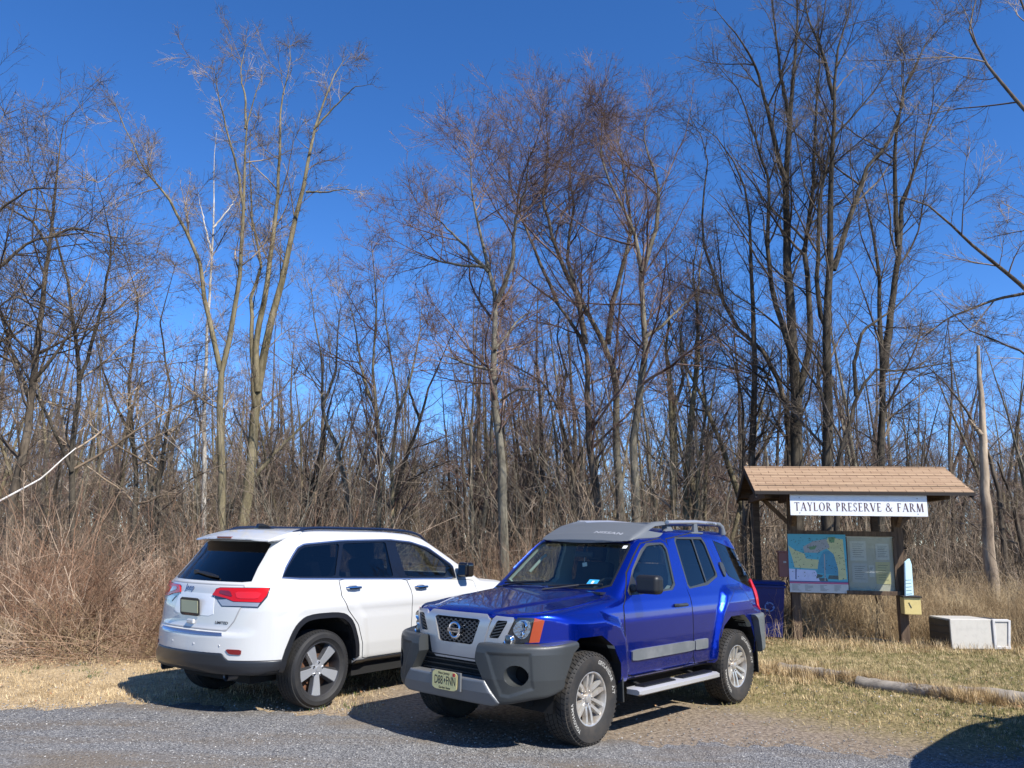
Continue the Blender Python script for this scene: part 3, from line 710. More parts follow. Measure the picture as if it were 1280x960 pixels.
    # ---- roof rack: front fairing
    def rack(x,y,z):
        ay=np.abs(y)
        top=sdpoly(x,z,[(-1.04,1.735),(-1.14,1.80),(-1.40,1.905),(-1.62,1.955),(-1.80,1.965),(-1.92,1.93),(-1.98,1.83),(-1.98,1.70),(-1.04,1.70)])
        s1=(ay-(.625-.45*(z-1.74)*.6-.03*sstep(-1.4,-1.05,x)))
        r=smax(top+.03*(ay/.6)**2,s1,.04)
        # hollow behind the fairing, open slots at the sides
        r=np.maximum(r,-np.maximum(np.maximum(ay-.52,-(x+1.44)*-1 if False else x+1.50),1.0*(-5+0*x)))
        sl2=sdpoly(x,z,[(-1.40,1.835),(-1.56,1.885),(-1.80,1.905),(-1.80,1.865),(-1.66,1.815)])
        r=np.maximum(r,-np.maximum(sl2,.40-ay))
        under=blue_f(x,y,z)
        return np.maximum(r,-(under-.001))
    me=implicit_mesh('rack_fairing',rack,(-2.0,-.75,1.68),(-1.0,.75,1.99),.0165); ro=link('roof_rack',me,car,['rack_plastic'])
    V,F=text_mesh('NISSAN',.062,sx=1.6,off=.002,space=1.08)
    # write on the sloped fairing near the left side
    VX=V[:,0]; P=hit(rack,np.stack([-1.17-V[:,1]*1.15,np.full(len(V),.0)+VX+.26,np.full(len(V),2.3)],1),np.tile([0,0,-1.],(len(V),1))); Nn=grad(rack,P)
    m=MB(); m.add(P+Nn*.002,F); m.build('rack_lettering','letter_grey',ro)
    for s_ in (1,-1):
        m=MB(); m.tube([(-1.78,s_*.60,1.93),(-2.4,s_*.60,1.948),(-2.88,s_*.595,1.935)],.024,12); rl=m.build('roof_rail','silver_paint',ro,True)
        m=MB(); m.tube([(-2.86,s_*.595,1.935),(-2.95,s_*.597,1.93),(-3.0,s_*.60,1.90),(-3.02,s_*.60,1.82)],[.028,.03,.034,.045],10); m.build('rail_foot','rack_plastic',ro,True)
        m=MB(); m.box((-2.37,s_*.60,1.87),(.10,.045,.13),taper=.7); m.box((-2.37,s_*.60,1.825),(.26,.07,.02)); m.build('rail_foot','rack_plastic',ro,bevel=.008)
        V,F=text_mesh('XTERRA',.036,sx=1.5,off=.0012,space=1.1); m=MB(); m.add(np.stack([-2.70-V[:,0]*s_ ,np.full(len(V),s_*.621)+0*V[:,0],V[:,1]+1.934],1) if s_>0 else np.stack([-2.70+V[:,0],np.full(len(V),-.621),V[:,1]+1.934],1),F); m.build('rail_lettering','plate_ink',rl)
    for xx in (-2.2,-2.9):
        m=MB(); m.tube([(xx,-.60,1.925),(xx,.60,1.925)],.014,8); m.build('cross_bar','rack_plastic',ro,True)
    # ---- cabin
    m=MB(); m.box((-.66,0,1.10),(.30,1.36,.22)); m.box((-.80,-.0,1.16),(.20,1.3,.12)); m.box((-.50,0,1.19),(.22,1.3,.04)); m.build('dashboard','dash_grey',car,bevel=.03)
    for s_ in (1,-1):
        m=MB(); m.box((-1.45,s_*.36,.95),(.50,.50,.16)); m.bar((-1.66,s_*.36,.98),(-1.80,s_*.36,1.48),.46,.12); m.bar((-1.80,s_*.36,1.50),(-1.83,s_*.36,1.66),.24,.08); m.build('front_seat','cabin_dark',car,bevel=.03)
    m=MB(); m.box((-2.35,0,.95),(.5,1.2,.16)); m.bar((-2.58,0,.98),(-2.70,0,1.45),1.2,.12)
    for yy in (-.38,.38): m.bar((-2.70,yy,1.47),(-2.72,yy,1.60),.24,.08)
    m.build('rear_bench','cabin_dark',car,bevel=.03)
    m=MB(); a=np.linspace(0,2*PI,29); c=np.array([-.98,.36,1.18]); e1=np.array([0,1,0]);e2=np.array([-.45,0,.89])
    m.tube([c+.185*(math.cos(t)*e1+math.sin(t)*e2) for t in a],.016,8,cap=False); m.bar(c-e1*.17,c+e1*.17,.04,.02,up=(1,0,.5)); m.bar(c,c+np.array([.25,0,-.1]),.05,.05,up=(0,1,0)); m.build('steering_wheel','cabin_dark',car)
    m=MB(); m.box((-1.10,.0,1.58),(.03,.24,.06)); m.bar((-1.10,0,1.60),(-1.14,0,1.70),.03,.02); m.build('rear_view_mirror','black_plastic',car,bevel=.01)
    m=MB(); m.tube([(-1.10,0,1.55),(-1.10,0,1.50)],.002,4); m.add(*[np.array([(-1.10,-.025,1.45),(-1.10,.035,1.46),(-1.10,.03,1.50),(-1.10,-.03,1.49)]),[(0,1,2,3)]]); m.build('hanging_charm','paper_white',car)
    m=MB(); m.tube([(-.95,-.63,1.38),(-1.0,-.60,1.44),(-1.10,-.575,1.53),(-1.15,-.57,1.56)],.016,8); m.build('grab_handle','cabin_light',car,True)
    # stickers behind the glass
    def sticker(nm,y0,z0,w_,h_,m_,sub=None):
        q=hit(f,[[1.5,y0,z0]],[[-1,0,0]])[0]; 
        P=[(y0-w_/2,z0-h_/2),(y0+w_/2,z0-h_/2),(y0+w_/2,z0+h_/2),(y0-w_/2,z0+h_/2)]
        return patch(nm,P,f,'x',1,.0015,m_,car,.05,.001,start=1.5)
    sticker('parking_pass',.46,1.325,.11,.05,'pass_blue'); sticker('inspection_sticker',.545,1.665,.045,.028,'paper_white'); 
    q=patch('parking_pass_digit',[(.447,1.313),(.471,1.313),(.471,1.337),(.447,1.337)],f,'x',1,.003,'paper_white',None,.05,.001,start=1.5); q.parent=[o for o in car.children if o.name.startswith('parking_pass')][0]
    # wipers
    def onglass(y,z,o=.02):
        p=hit(f,[[1.5,y,z]],[[-1,0,0]])[0]; return p+np.array([o*.75,0,o*.75])
    for y0,y1 in ((.05,.60),(-.62,-.08)):
        m=MB(); pts=[onglass(y0+(y1-y0)*t,1.262+.035*t*(1 if True else 0),.022) for t in np.linspace(0,1,8)]; m.tube(pts,.011,6); m.tube([onglass(y0+.05,1.24,.015),pts[4]],.010,6); m.build('wiper','black_plastic',car)
    m=MB(); m.box((-.505,0,1.236),(.10,1.34,.02)); m.build('cowl','black_plastic',car)
    return car
def PTS_OFF(P,d):
    P=np.asarray(P,float); return P
def fit_in(p,m=.055,dx=0):
    p=np.array(p,float)
    for _ in range(90):
        if sdpoly(p[0],p[1],BP)<=-m: break
        p[1]-=.004; p[0]+=dx
    return p
def clip_door(D,w_,mar):
    """push door outline points out so they clear the window by mar"""
    D=chaikin(D,1,.10); D=np.array([fit_in(p) for p in D]); sd=sdpoly(D[:,0],D[:,1],w_); out=[]
    for p,s_ in zip(D,sd):
        if s_<mar:
            q=w_[np.argmin(np.linalg.norm(w_-p,axis=1))]; c=w_.mean(0)
            for _ in range(60):
                if sdpoly(p[0],p[1],w_)>=mar: break
                d=(p-c)/np.linalg.norm(p-c); p=p+d*.004
            p=fit_in(p)
        out.append(p)
    return np.array(out)
mat('silver_step',(.44,.44,.44),rough=.35,metal=.3); mat('dull_grey',(.11,.12,.125),rough=.5,noise=((.17,.175,.18),5,4,.4,.7))
mat('step_grey',(.10,.112,.115),rough=.5); mat('bar_silver',(.16,.165,.17),rough=.4,metal=.3); mat('letter_grey',(.32,.33,.35),rough=.4)
mat('lamp_inside',(.45,.47,.50),rough=.12,metal=.9,bump=.004,bscale=60); mat('lamp_dark',(.10,.09,.08),rough=.2,coat=1); glass_mat('lens_glass',(.85,.87,.9)); mat('dash_grey',(.12,.125,.12),rough=.8)
BLUE=build_blue()
# ---------------------------------------------------------------- white SUV
JP=chaikin([(.90,.42),(.93,.75),(.90,1.00),(.80,1.08),(.30,1.19),(-.10,1.225),(-.22,1.25),(-1.10,1.735),(-1.35,1.785),(-1.80,1.81),(-2.84,1.805),(-3.26,1.775),(-3.35,1.735),(-3.42,1.65),(-3.73,1.29),(-3.80,1.22),(-3.83,1.02),(-3.85,.80),(-3.92,.765),(-3.94,.60),(-3.92,.46),(-3.84,.38),(.80,.36)],2,.14)
J_SZ=np.array([.34,.45,.60,.85,1.0,1.14,1.25,1.70,1.82]); J_SW=np.array([.89,.925,.945,.955,.95,.93,.895,.70,.63])
JPLAN=chaikin([(.95,0),(.93,.45),(.82,.78),(.60,.92),(.30,.99),(-3.15,.99),(-3.46,.95),(-3.65,.83),(-3.79,.66),(-3.91,.34),(-3.95,0),(-3.91,-.34),(-3.79,-.66),(-3.65,-.83),(-3.46,-.95),(-3.15,-.99),(.30,-.99),(.60,-.92),(.82,-.78),(.93,-.45)],3,.25)
JF1=np.array([(.95,.3),(.80,.9),(.45,1.06),(-.40,1.06),(-.62,.85),(-.66,.3)]); JF2=np.array([(-2.24,.3),(-2.36,.86),(-2.56,1.06),(-3.20,1.06),(-3.50,.86),(-3.66,.3)])
def jeep_f(x,y,z):
    ay=np.abs(y); kb=.13*np.minimum(ay/.75,1.1)**2.6; prof=sdpoly(x-kb*sstep(-2.9,-3.5,x)+.8*kb*sstep(.2,.7,x),z,JP)
    crown=.035*(ay/.8)**2+0*x; prof=prof+np.where(z>1.0,crown*np.clip((z-1.0)*5,0,1),0)
    sw=np.interp(np.ravel(z),J_SZ,J_SW).reshape(np.shape(z))
    fl=.026*np.maximum(sstep(.05,-.06,sdpoly(x,z,JF1)),sstep(.05,-.06,sdpoly(x,z,JF2)))
    cr=.010*sstep(.93,1.0,z)*sstep(1.12,1.05,z)          # shoulder line
    tap=.10*sstep(-2.7,-3.9,x)*sstep(.7,1.5,z)+.03*sstep(-.4,.9,x)
    side=(ay-(sw+fl+cr-tap))*.93
    f=smax(prof,side,.10)
    # plan curve, drawn in with height at the back
    pl=sdpoly(x-.0*z-np.where(x<-2.5,.22*sstep(1.15,1.75,z),0),y,JPLAN)
    return smax(f,pl,.05)

def text_on(parent,name,word,size,f,y0,z0,m_,sgn=-1,sx=1,shear=0,off=.0006,h=.003,space=1,axis='x',x0=0):
    V,F=text_mesh(word,size,off=off,sx=sx,shear=shear,space=space); n=len(V)
    if axis=='x':
        O=np.stack([np.full(n,sgn*5.),y0+sgn*V[:,0],z0+V[:,1]],1); D=np.tile([-sgn,0,0.],(n,1))
    P=hit(f,O,D,14); N=grad(f,P,2e-3); m=MB(); m.add(P+N*h,F); return m.build(name,m_,parent)
def build_jeep():
    f=jeep_f; car=thing('parked_car','white SUV with red tail lamps, seen from behind, left of the blue one','car',(JPOSE[0],JPOSE[1],0),JPOSE[2])
    H=lambda pts:px2car(JPOSE,pts,f); xz=lambda P:P[:,[0,2]]; Zw=((340,655),4.923); Zr=((190,650),4.57); Zj=((170,640),2.723)
    fit=lambda W,m=.05: np.array([fit2(p,m) for p in W])
    def fit2(p,m):
        p=np.array(p,float)
        for _ in range(90):
            if sdpoly(p[0],p[1],JP)<=-m: break
            p[1]-=.004
        return p
    wq=fit(chaikin(xz(H(pz(*Zw,[(68,328),(95,270),(135,200),(165,155),(200,135),(418,117),(393,328)]))),1,.06))
    wr=fit(chaikin(xz(H(pz(*Zw,[(432,117),(700,107),(752,328),(405,328)]))),1,.04))
    wf=fit(chaikin(xz(H(pz(*Zw,[(752,112),(850,122),(905,137),(960,162),(1040,215),(1100,262),(1118,328),(822,328)]))),1,.06))
    W=fit(chaikin(xz(H(pz(*Zw,[(60,333),(90,268),(128,198),(158,150),(198,128),(430,106),(720,100),(850,114),(960,150),(1108,256),(1130,333)]))),1,.08),.04)
    wsp=chaikin([(-.70,1.27),(.70,1.27),(.60,1.68),(.56,1.72),(-.56,1.72),(-.60,1.68)],1,.1)
    rw=chaikin([(-.645,1.262),(.645,1.262),(.60,1.40),(.555,1.655),(-.555,1.655),(-.60,1.40)],1,.07)
    A1=PTS_OFF(np.array([(.49,-.1),(.46,.55),(.36,.80),(.22,.895),(-.22,.895),(-.36,.80),(-.47,.5),(-.49,-.1)]),0); A2=A1+np.array([-2.93,0])
    def body(x,y,z):
        o=f(x,y,z); ay=np.abs(y); a=np.minimum(sdpoly(x,z,A1),sdpoly(x,z,A2)); r=np.maximum(o,-np.maximum(a,.52-ay))
        cav=np.maximum(np.maximum(o+.045,.80-z),np.maximum(x+.30,-3.6-x)); cav=np.maximum(cav,ay-.76)
        cv=np.minimum(sdpoly(x,z,wq),np.minimum(sdpoly(x,z,wr),sdpoly(x,z,wf))); cv=np.maximum(cv+.003,.45-ay)
        wv=np.maximum(sdpoly(y,z,wsp),-1.3-x); rv=np.maximum(sdpoly(y,z,rw)+.01,x+3.2)
        for q in (cav,cv,wv,rv): r=np.maximum(r,-q)
        return r
    def mf(P):
        x,y,z=P.T; o=f(x,y,z); m=np.zeros(len(P),int); inn=o<-.006; up=(z>.80)&(x<-.2)&(x>-3.65)
        m[inn&up]=1; m[inn&~up]=2; m[z<.40]=2; m[(x<-3.25)&(z<.535)]=2; return m
    link('body',implicit_mesh('body',body,(-4.0,-1.02,.30),(1.0,1.02,1.88),.0225,mf),car,['white_paint','cabin_light2','under_black'])
    for nm,w_,g in (('front_side_window',wf,'jeep_side_glass'),('rear_side_window',wr,'tint_glass'),('quarter_window',wq,'tint_glass')):
        patch(nm,w_,f,'y',1,-.005,g,car,.08,.002,mirror=True)
    shr=lambda w_,d=.012: w_+(w_.mean(0)-w_)/np.linalg.norm(w_.mean(0)-w_,axis=1)[:,None]*d
    patch('window_pillars',W,f,'y',1,.002,'gloss_black',car,.06,.010,holes=[shr(wq),shr(wr),shr(wf)],mirror=True)
    c=W.mean(0)
    sdw=lambda P:P
    Wi=[]
    n=len(W)
    for i in range(n):
        t=W[(i+1)%n]-W[i-1]; t/=np.linalg.norm(t); nn=np.array([t[1],-t[0]]); 
        if np.dot(nn,c-W[i])>0: nn=-nn
        Wi.append(W[i]+nn*.014)
    patch('window_trim',np.array([fit2(p,.03) for p in Wi]),f,'y',1,.005,'trim_chrome',car,.04,.008,holes=[W],mirror=True)
    patch('windscreen',wsp,f,'x',1,-.003,'clear_glass',car,.08,.003,start=2)
    patch('rear_window',rw,f,'x',-1,.003,'back_glass',car,.05,.004,start=5)
    # doors
    zb=lambda x:1.215+(-.79-x)*.029
    D1=[(-.50,.44),(-.42,.80),(-.36,1.0),(-.42,1.19),(-.60,zb(-.6)),(-1.655,zb(-1.655)),(-1.60,1.10),(-1.595,.44)]
    D2=[(-1.605,.44),(-1.61,1.10),(-1.67,zb(-1.67)),(-2.70,zb(-2.70)),(-2.69,1.10),(-2.62,.965),(-2.46,.80),(-2.38,.60),(-2.36,.44)]
    for nm,D in (('front_door',D1),('rear_door',D2)):
        D=chaikin(D,1,.07); ds=patch(nm,D,f,'y',1,.004,'white_paint',car,.03,.012,mirror=True); c=D.mean(0); cl=np.vstack([D,D[:1]])
        for s_,d in zip((1,-1),ds):
            patch('door_seam',ribbon(c+(cl-c)*1.004,.012),f,'y',s_,.0012,'under_black',d,.03,.002)
            hp=H(pz(*Zj,[(738,257) if nm=='rear_door' else (968,254)]))[0]; x0,z0,y0=hp[0],hp[2],abs(hp[1])
            m=MB(); m.tube([(x0-.10,s_*(y0+.004),z0),(x0-.085,s_*(y0+.034),z0),(x0,s_*(y0+.040),z0+.002),(x0+.085,s_*(y0+.034),z0),(x0+.10,s_*(y0+.004),z0)],[.012,.016,.019,.016,.012],8); m.build('door_handle','chrome',d,True)
            patch('handle_cup_shade',chaikin([(x0-.07,z0-.03),(x0+.07,z0-.03),(x0+.07,z0+.03),(x0-.07,z0+.03)],2,.25),f,'y',s_,.006,'cup_shade_seam_grey',d,.03,.004)  # flat grey patch, the shade of the handle hollow put in as colour
    # arch cladding and liners
    for P,nm in ((A1,0),(A2,1)):
        pts=np.array([p for p in P if p[1]>0]); c=np.array([P[:,0].mean(),.35])
        Q=chaikin(P,2,.2); Q=Q[Q[:,1]>.36]; Q=Q[::1]
        # open ring polygon
        out=[]
        for q in Q:
            d=(q-c); d/=np.linalg.norm(d); out.append(q+d*.055)
        ring=np.vstack([Q,np.array(out)[::-1]])
        patch('wheel_arch_trim',ring,f,'y',1,.012,'arch_black',car,.03,.04,mirror=True)
        for s_ in (1,-1):
            m=MB(); V=[(q[0],s_*yy,q[1]) for yy in (.52,.90) for q in Q]; n=len(Q); m.add(V,[(i,i+1,n+i+1,n+i) for i in range(n-1)]+[tuple(range(n))]); m.build('wheel_arch_liner','under_black',car)
    patch('sill_cladding',[(-2.44,.36),(-.44,.36),(-.44,.425),(-2.44,.425)],f,'y',1,.010,'arch_black',car,.03,.03,mirror=True)
    m=MB(); m.box((-1.45,0,.32),(1.9,1.66,.14)); m.box((-1.4,0,.33),(4.2,1.1,.12)); m.build('chassis','under_black',car)
    # ---- back end
    ins=lambda P:[(a,b) for a,b in P]
    # black lower bumper: side strip and rear strip traced from the picture
    def lower(x,y,z):
        ay=np.abs(y); g=np.maximum(z-(.60-.065*sstep(.52,.62,ay)),.375+.05*sstep(-3.7,-3.5,x)-z)
        o=f(x,y,z); r=smax(o-.010+.10*np.maximum(.48-z,0),g,.02); r=np.maximum(r,x+3.37-.12*(z-.4)); r=np.maximum(r,-(o+.05)); return np.maximum(r,-np.maximum(sdpoly(x,z,A2)+.0,.5-ay))
    lo=link('lower_bumper',implicit_mesh('lower_bumper',lower,(-4.0,-1.02,.32),(-3.3,1.02,.66),.016),car,['arch_black'])
    m=MB()
    tg=[(-.60,1.232),(.60,1.232),(.64,1.20),(.655,1.05),(.60,.90),(.53,.805),(-.53,.805),(-.60,.90),(-.655,1.05),(-.64,1.20)]
    ta=patch('tailgate',chaikin(tg,1,.1),f,'x',-1,.004,'white_paint',car,.03,.012,start=5)
    tgc=np.vstack([tg,tg[:1]]); patch('tailgate_seam',ribbon(tgc*1.0,.010),f,'x',-1,.0055,'cup_shade_seam_grey',ta,.03,.003,start=5)
    patch('number_plate_recess',chaikin([(-.34,.93),(.34,.93),(.30,1.14),(-.30,1.14)],1,.1),f,'x',-1,.006,'recess_white',ta,.03,.004,start=5)
    patch('bumper_strip',[(-.52,.757),(.52,.757),(.50,.782),(-.50,.782)],f,'x',-1,.006,'trim_chrome',car,.03,.01,start=5)
    # lamps
    red=pz(*Zr,[(350,428),(372,398),(392,389),(672,393),(655,435),(622,472),(470,466),(430,448)])
    clr=pz(*Zr,[(380,456),(430,454),(470,470),(618,474),(604,496),(404,490)])
    tl=patch('tail_lamp',chaikin(red,1,.06),f,'px',1,.016,'red_lens',car,3.2,.02,mirror=True,pose=JPOSE)
    cl_=patch('reversing_lens',clr,f,'px',1,.011,'clear_lens',None,3.2,.016,mirror=True,pose=JPOSE)
    fr_=patch('lamp_surround',pz(*Zr,[(346,436),(368,392),(392,385),(677,389),(660,440),(608,502),(400,495),(374,455)]),f,'px',1,.006,'lamp_grey',None,3.2,.01,mirror=True,pose=JPOSE)
    in_=patch('inner_lens',chaikin(pz(*Zr,[(395,402),(452,406),(466,440),(430,432),(392,418)]),1,.15),f,'px',1,.019,'dark_red_lens',None,3.2,.003,mirror=True,pose=JPOSE)
    in2=patch('inner_lens',chaikin(pz(*Zr,[(480,412),(600,412),(630,420),(606,452),(490,450)]),1,.15),f,'px',1,.019,'bright_red_lens',None,3.2,.003,mirror=True,pose=JPOSE)
    for i in (0,1):
        for q in (cl_,fr_,in_,in2): q[i].parent=tl[i]
    patch('rear_reflector',chaikin(pz(*Zr,[(420,737),(512,742),(508,771),(440,766)]),1,.15),f,'px',1,.010,'dark_red_lens',car,3,.01,mirror=True,pose=JPOSE)
    pc=(-3.862,.02,1.005)
    pl=MB(); pl.prism(chaikin([(-.165,-.088),(.165,-.088),(.165,.088),(-.165,.088)],1,.1),-.006,.0,((0,0,0),(1,0,0),(0,1,0),(0,0,1)),1); pl.prism([(-.142,-.058),(.142,-.058),(.142,.062),(-.142,.062)],0,.003,((0,0,0),(1,0,0),(0,1,0),(0,0,1)),0)
    pl.prism([(-.10,-.083),(.10,-.083),(.10,-.064),(-.10,-.064)],0,.003,((0,0,0),(1,0,0),(0,1,0),(0,0,1)),2)
    o=pl.build('number_plate',['plate_blank','plate_ink','rust'],car); o.location=(pc[0],pc[1],pc[2]); o.rotation_euler=(PI/2+.10,0,-PI/2)
    q=H(pz(*Zr,[(221,385)]))[0]; text_on(ta,'badge','Jeep',.085,f,q[1],q[2],'badge_blue',sx=1.1,off=.0015,h=.008)
    q=H(pz(*Zr,[(412,589)]))[0]; text_on(ta,'badge','LIMITED',.036,f,q[1]+.03,q[2],'plate_ink',sx=1.25,off=.0008,h=.007)
    m=MB(); m.box((-3.860,-.02,.865),(.03,.11,.045),taper=1); m.build('tailgate_handle','white_paint',ta,bevel=.012)
    for yy in (-.50,-.18,.18,.50):
        P=hit(f,[[-5,yy,.665]],[[1,0,0]])[0]; m=MB(); m.lathe([(0,-.004),(.011,-.003),(.013,.002)],14,0,'x',tuple(P)); m.build('parking_sensor','sensor_grey',car,True)
    # wiper
    P=[hit(f,[[-5,y_,z_]],[[1,0,0]])[0]+np.array([-.022,0,.01]) for y_,z_ in ((.20,1.335),(.05,1.325),(-.10,1.31),(-.24,1.295))]
    m=MB(); m.tube(P,[.008,.016,.018,.010],6); m.box(P[0]+np.array([.01,0,-.005]),(.03,.05,.04)); m.build('rear_wiper','black_plastic',car)
    # spoiler
    def spo(x,y,z):
        ay=np.abs(y); kb=.13*np.minimum(ay/.75,1.1)**2.6
        p=sdpoly(x-kb,z+.035*(ay/.8)**2,[(-3.10,1.795),(-3.24,1.783),(-3.36,1.755),(-3.53,1.702),(-3.535,1.682),(-3.42,1.685),(-3.34,1.70),(-3.2,1.70)])
        return smax(p,ay-.645,.03)
    sp=link('spoiler',implicit_mesh('spoiler',spo,(-3.6,-.70,1.60),(-3.05,.70,1.83),.013),car,['white_paint'])
    m=MB(); m.box((-3.525,.0,1.697),(.03,.24,.022)); m.build('brake_light','dark_red_lens',sp,bevel=.004)
    # fin and rails
    m=MB(); zt=hit(f,[[-3.0,0,3]],[[0,0,-1]])[0][2]
    m.prism(chaikin([(-3.14,0),(-2.92,0),(-2.95,.02),(-3.04,.055),(-3.12,.06)],1,.15),-.02,.02,((0,0,zt),(1,0,0),(0,0,1),(0,1,0))); m.box((-3.03,0,zt+.004),(.22,.07,.02)); m.build('antenna_fin','gloss_black',car,bevel=.006)
    for s_ in (1,-1):
        xs=np.linspace(-3.12,-.98,30); pts=[]
        for x_ in xs:
            t=hit(f,[[x_,s_*.60,3]],[[0,0,-1]])[0]; e=min((x_+3.12)/.18,(-.98-x_)/.18,1); pts.append((x_,s_*.60,t[2]+.006+.030*sstep(0,1,e)))
        m=MB(); m.tube(pts,.017,8); rl=m.build('roof_rail','rail_blue_black',car,True)
    # exhaust
    for s_ in (1,-1):
        m=MB(); m.lathe([(.036,0),(.042,-.012),(.042,.10),(.034,.10),(.034,.0)],24,0,'x',(-3.76,s_*.54,.375)); m.build('exhaust_tip','dark_alloy',car,True)
    # mirrors
    for s_ in (1,-1):
        mx,mz=-.66,1.335; my=s_*.985
        def mm(x,y,z):
            bx=np.maximum(np.abs(x-mx)-.045,0); by=np.maximum(np.abs(y-my)-.045,0); bz=np.maximum(np.abs(z-mz)-.055,0); return np.sqrt(bx**2+by**2+bz**2)-.035
        o=link('door_mirror',implicit_mesh('door_mirror',mm,(mx-.1,my-.13,mz-.1),(mx+.1,my+.13,mz+.1),.014,lambda P:(P[:,0]<mx-.0).astype(int)*0),car,['gloss_black'])
        m=MB(); m.box((mx-.082,my,mz),(.004,.11,.12)); m.build('mirror_glass','chrome',o); m=MB(); m.bar((mx,s_*.86,1.26),(mx,my,1.28),.10,.04); m.build('mirror_arm','gloss_black',o,bevel=.01)
        m=MB(); m.box((mx+.04,my+s_*.01,mz+.012),(.09,.12,.10)); m.build('mirror_cap','chrome',o,bevel=.03)
    # front end (turned away from the camera)
    patch('bonnet',chaikin([(.74,-.62),(.78,0),(.74,.62),(.55,.76),(-.10,.80),(-.16,.5),(-.19,0),(-.16,-.5),(-.10,-.80),(.55,-.76)],1,.12),f,'z',1,.005,'white_paint',car,.04,.02,start=2.2)
    g=patch('grille',chaikin([(-.42,.80),(.42,.80),(.46,.98),(-.46,.98)],1,.1),f,'x',1,.006,'under_black',car,.05,.01,start=1.6)
    for k in range(7):
        yy=-.36+k*.12; P=hit(f,[[1.6,yy,.89]],[[-1,0,0]])[0]; m=MB(); m.tube([(P[0]+.012,yy+.04*math.cos(t),.89+.075*math.sin(t)) for t in np.linspace(0,2*PI,17)],.008,6,cap=False); m.build('grille_slot','chrome',g)
    for s_ in (1,-1):
        Q=np.array([(.52,.97),(.74,.98),(.78,.90),(.54,.86)])*[s_,1]; patch('headlamp',Q if s_>0 else Q[::-1],f,'x',1,.008,'clear_lens',car,.04,.01,start=1.6)
        m=MB(); P=hit(f,[[1.6,s_*.6,.60]],[[-1,0,0]])[0]; m.lathe([(0,.0),(.04,.002),(.055,-.0),(.055,-.02)],20,0,'x',(P[0]+.006,s_*.6,.60)); m.build('fog_lamp','clear_lens',car,True)
    for xx in (0,-2.92):
        for s_ in (1,-1): wheel(car,xx,s_*.812,.386,.262,.273,'road',s_)
    # cabin
    m=MB(); m.box((-.62,0,1.08),(.6,1.42,.22)); m.box((-.80,0,1.18),(.25,1.36,.08)); m.build('dashboard','cabin_dark',car,bevel=.03)
    for s_ in (1,-1):
        m=MB(); m.box((-1.45,s_*.38,.92),(.52,.52,.18)); m.bar((-1.68,s_*.38,.98),(-1.84,s_*.38,1.46),.50,.12); m.bar((-1.84,s_*.38,1.46),(-1.87,s_*.38,1.66),.26,.09); m.build('front_seat','cabin_dark',car,bevel=.03)
    m=MB(); m.box((-2.45,0,.95),(.5,1.3,.18)); m.bar((-2.68,0,1.0),(-2.84,0,1.44),1.3,.12)
    for yy in (-.42,.42): m.bar((-2.84,yy,1.44),(-2.87,yy,1.60),.24,.08)
    m.build('rear_bench','cabin_dark',car,bevel=.03)
    m=MB(); m.box((-1.02,.0,1.56),(.03,.24,.07)); m.bar((-1.02,0,1.58),(-1.08,0,1.72),.03,.02); m.build('rear_view_mirror','black_plastic',car,bevel=.01)
    return car
mat('cabin_light2',(.10,.095,.09),rough=.8); mat('gloss_black',(.006,.006,.007),rough=.12,coat=.6); mat('arch_black',(.013,.014,.017),rough=.4,coat=.25); mat('trim_chrome',(.42,.45,.52),rough=.18,metal=.9)
mat('cup_shade_seam_grey',(.30,.30,.30),rough=.6); mat('recess_white',(.72,.72,.72),rough=.4,coat=.5); mat('lamp_grey',(.03,.03,.032),rough=.2,coat=1); mat('bright_red_lens',(.62,.012,.010),rough=.06,coat=1)  # first grey serves the painted handle shade and the tailgate joint
glass_mat('jeep_side_glass',(.55,.58,.54)); mat('plate_blank',(.50,.49,.30),rough=.45); mat('sensor_grey',(.45,.45,.45),rough=.4); mat('rail_blue_black',(.02,.03,.06),rough=.15,metal=.5,coat=.6); glass_mat('back_glass',(.012,.014,.018))
JEEP=build_jeep()
# ================================================================ ground
def pos_mat(name,build):
    m=bpy.data.materials.new(name); m.use_nodes=True; n=m.node_tree.nodes; L=m.node_tree.links; b=n['Principled BSDF']; build(n,L,b); MATS[name]=m
def noise(n,L,src,sc,de=6,ro=.6):
    t=n.new('ShaderNodeTexNoise'); t.inputs['Scale'].default_value=sc; t.inputs['Detail'].default_value=de; t.inputs['Roughness'].default_value=ro; L.new(src,t.inputs['Vector']); return t.outputs[0]
def ramp(n,L,src,stops):
    r=n.new('ShaderNodeValToRGB'); e=r.color_ramp.elements
    while len(e)<len(stops): e.new(.5)
    for i,(p,c) in enumerate(stops): e[i].position=p; e[i].color=(*c,1)
    L.new(src,r.inputs[0]); return r.outputs[0]
def mixc(n,L,f,a,b):
    x=n.new('ShaderNodeMix'); x.data_type='RGBA'; L.new(f,x.inputs[0]); L.new(a,x.inputs[6]); L.new(b,x.inputs[7]); return x.outputs[2]
def mrange(n,L,src,a,b,c=0,d=1):
    x=n.new('ShaderNodeMapRange'); x.inputs[1].default_value=a;x.inputs[2].default_value=b;x.inputs[3].default_value=c;x.inputs[4].default_value=d; L.new(src,x.inputs[0]); return x.outputs[0]
def mth(n,L,op,a,b):
    x=n.new('ShaderNodeMath'); x.operation=op
    for i,q in enumerate((a,b)):
        if isinstance(q,(int,float)): x.inputs[i].default_value=q
        else: L.new(q,x.inputs[i])
    return x.outputs[0]
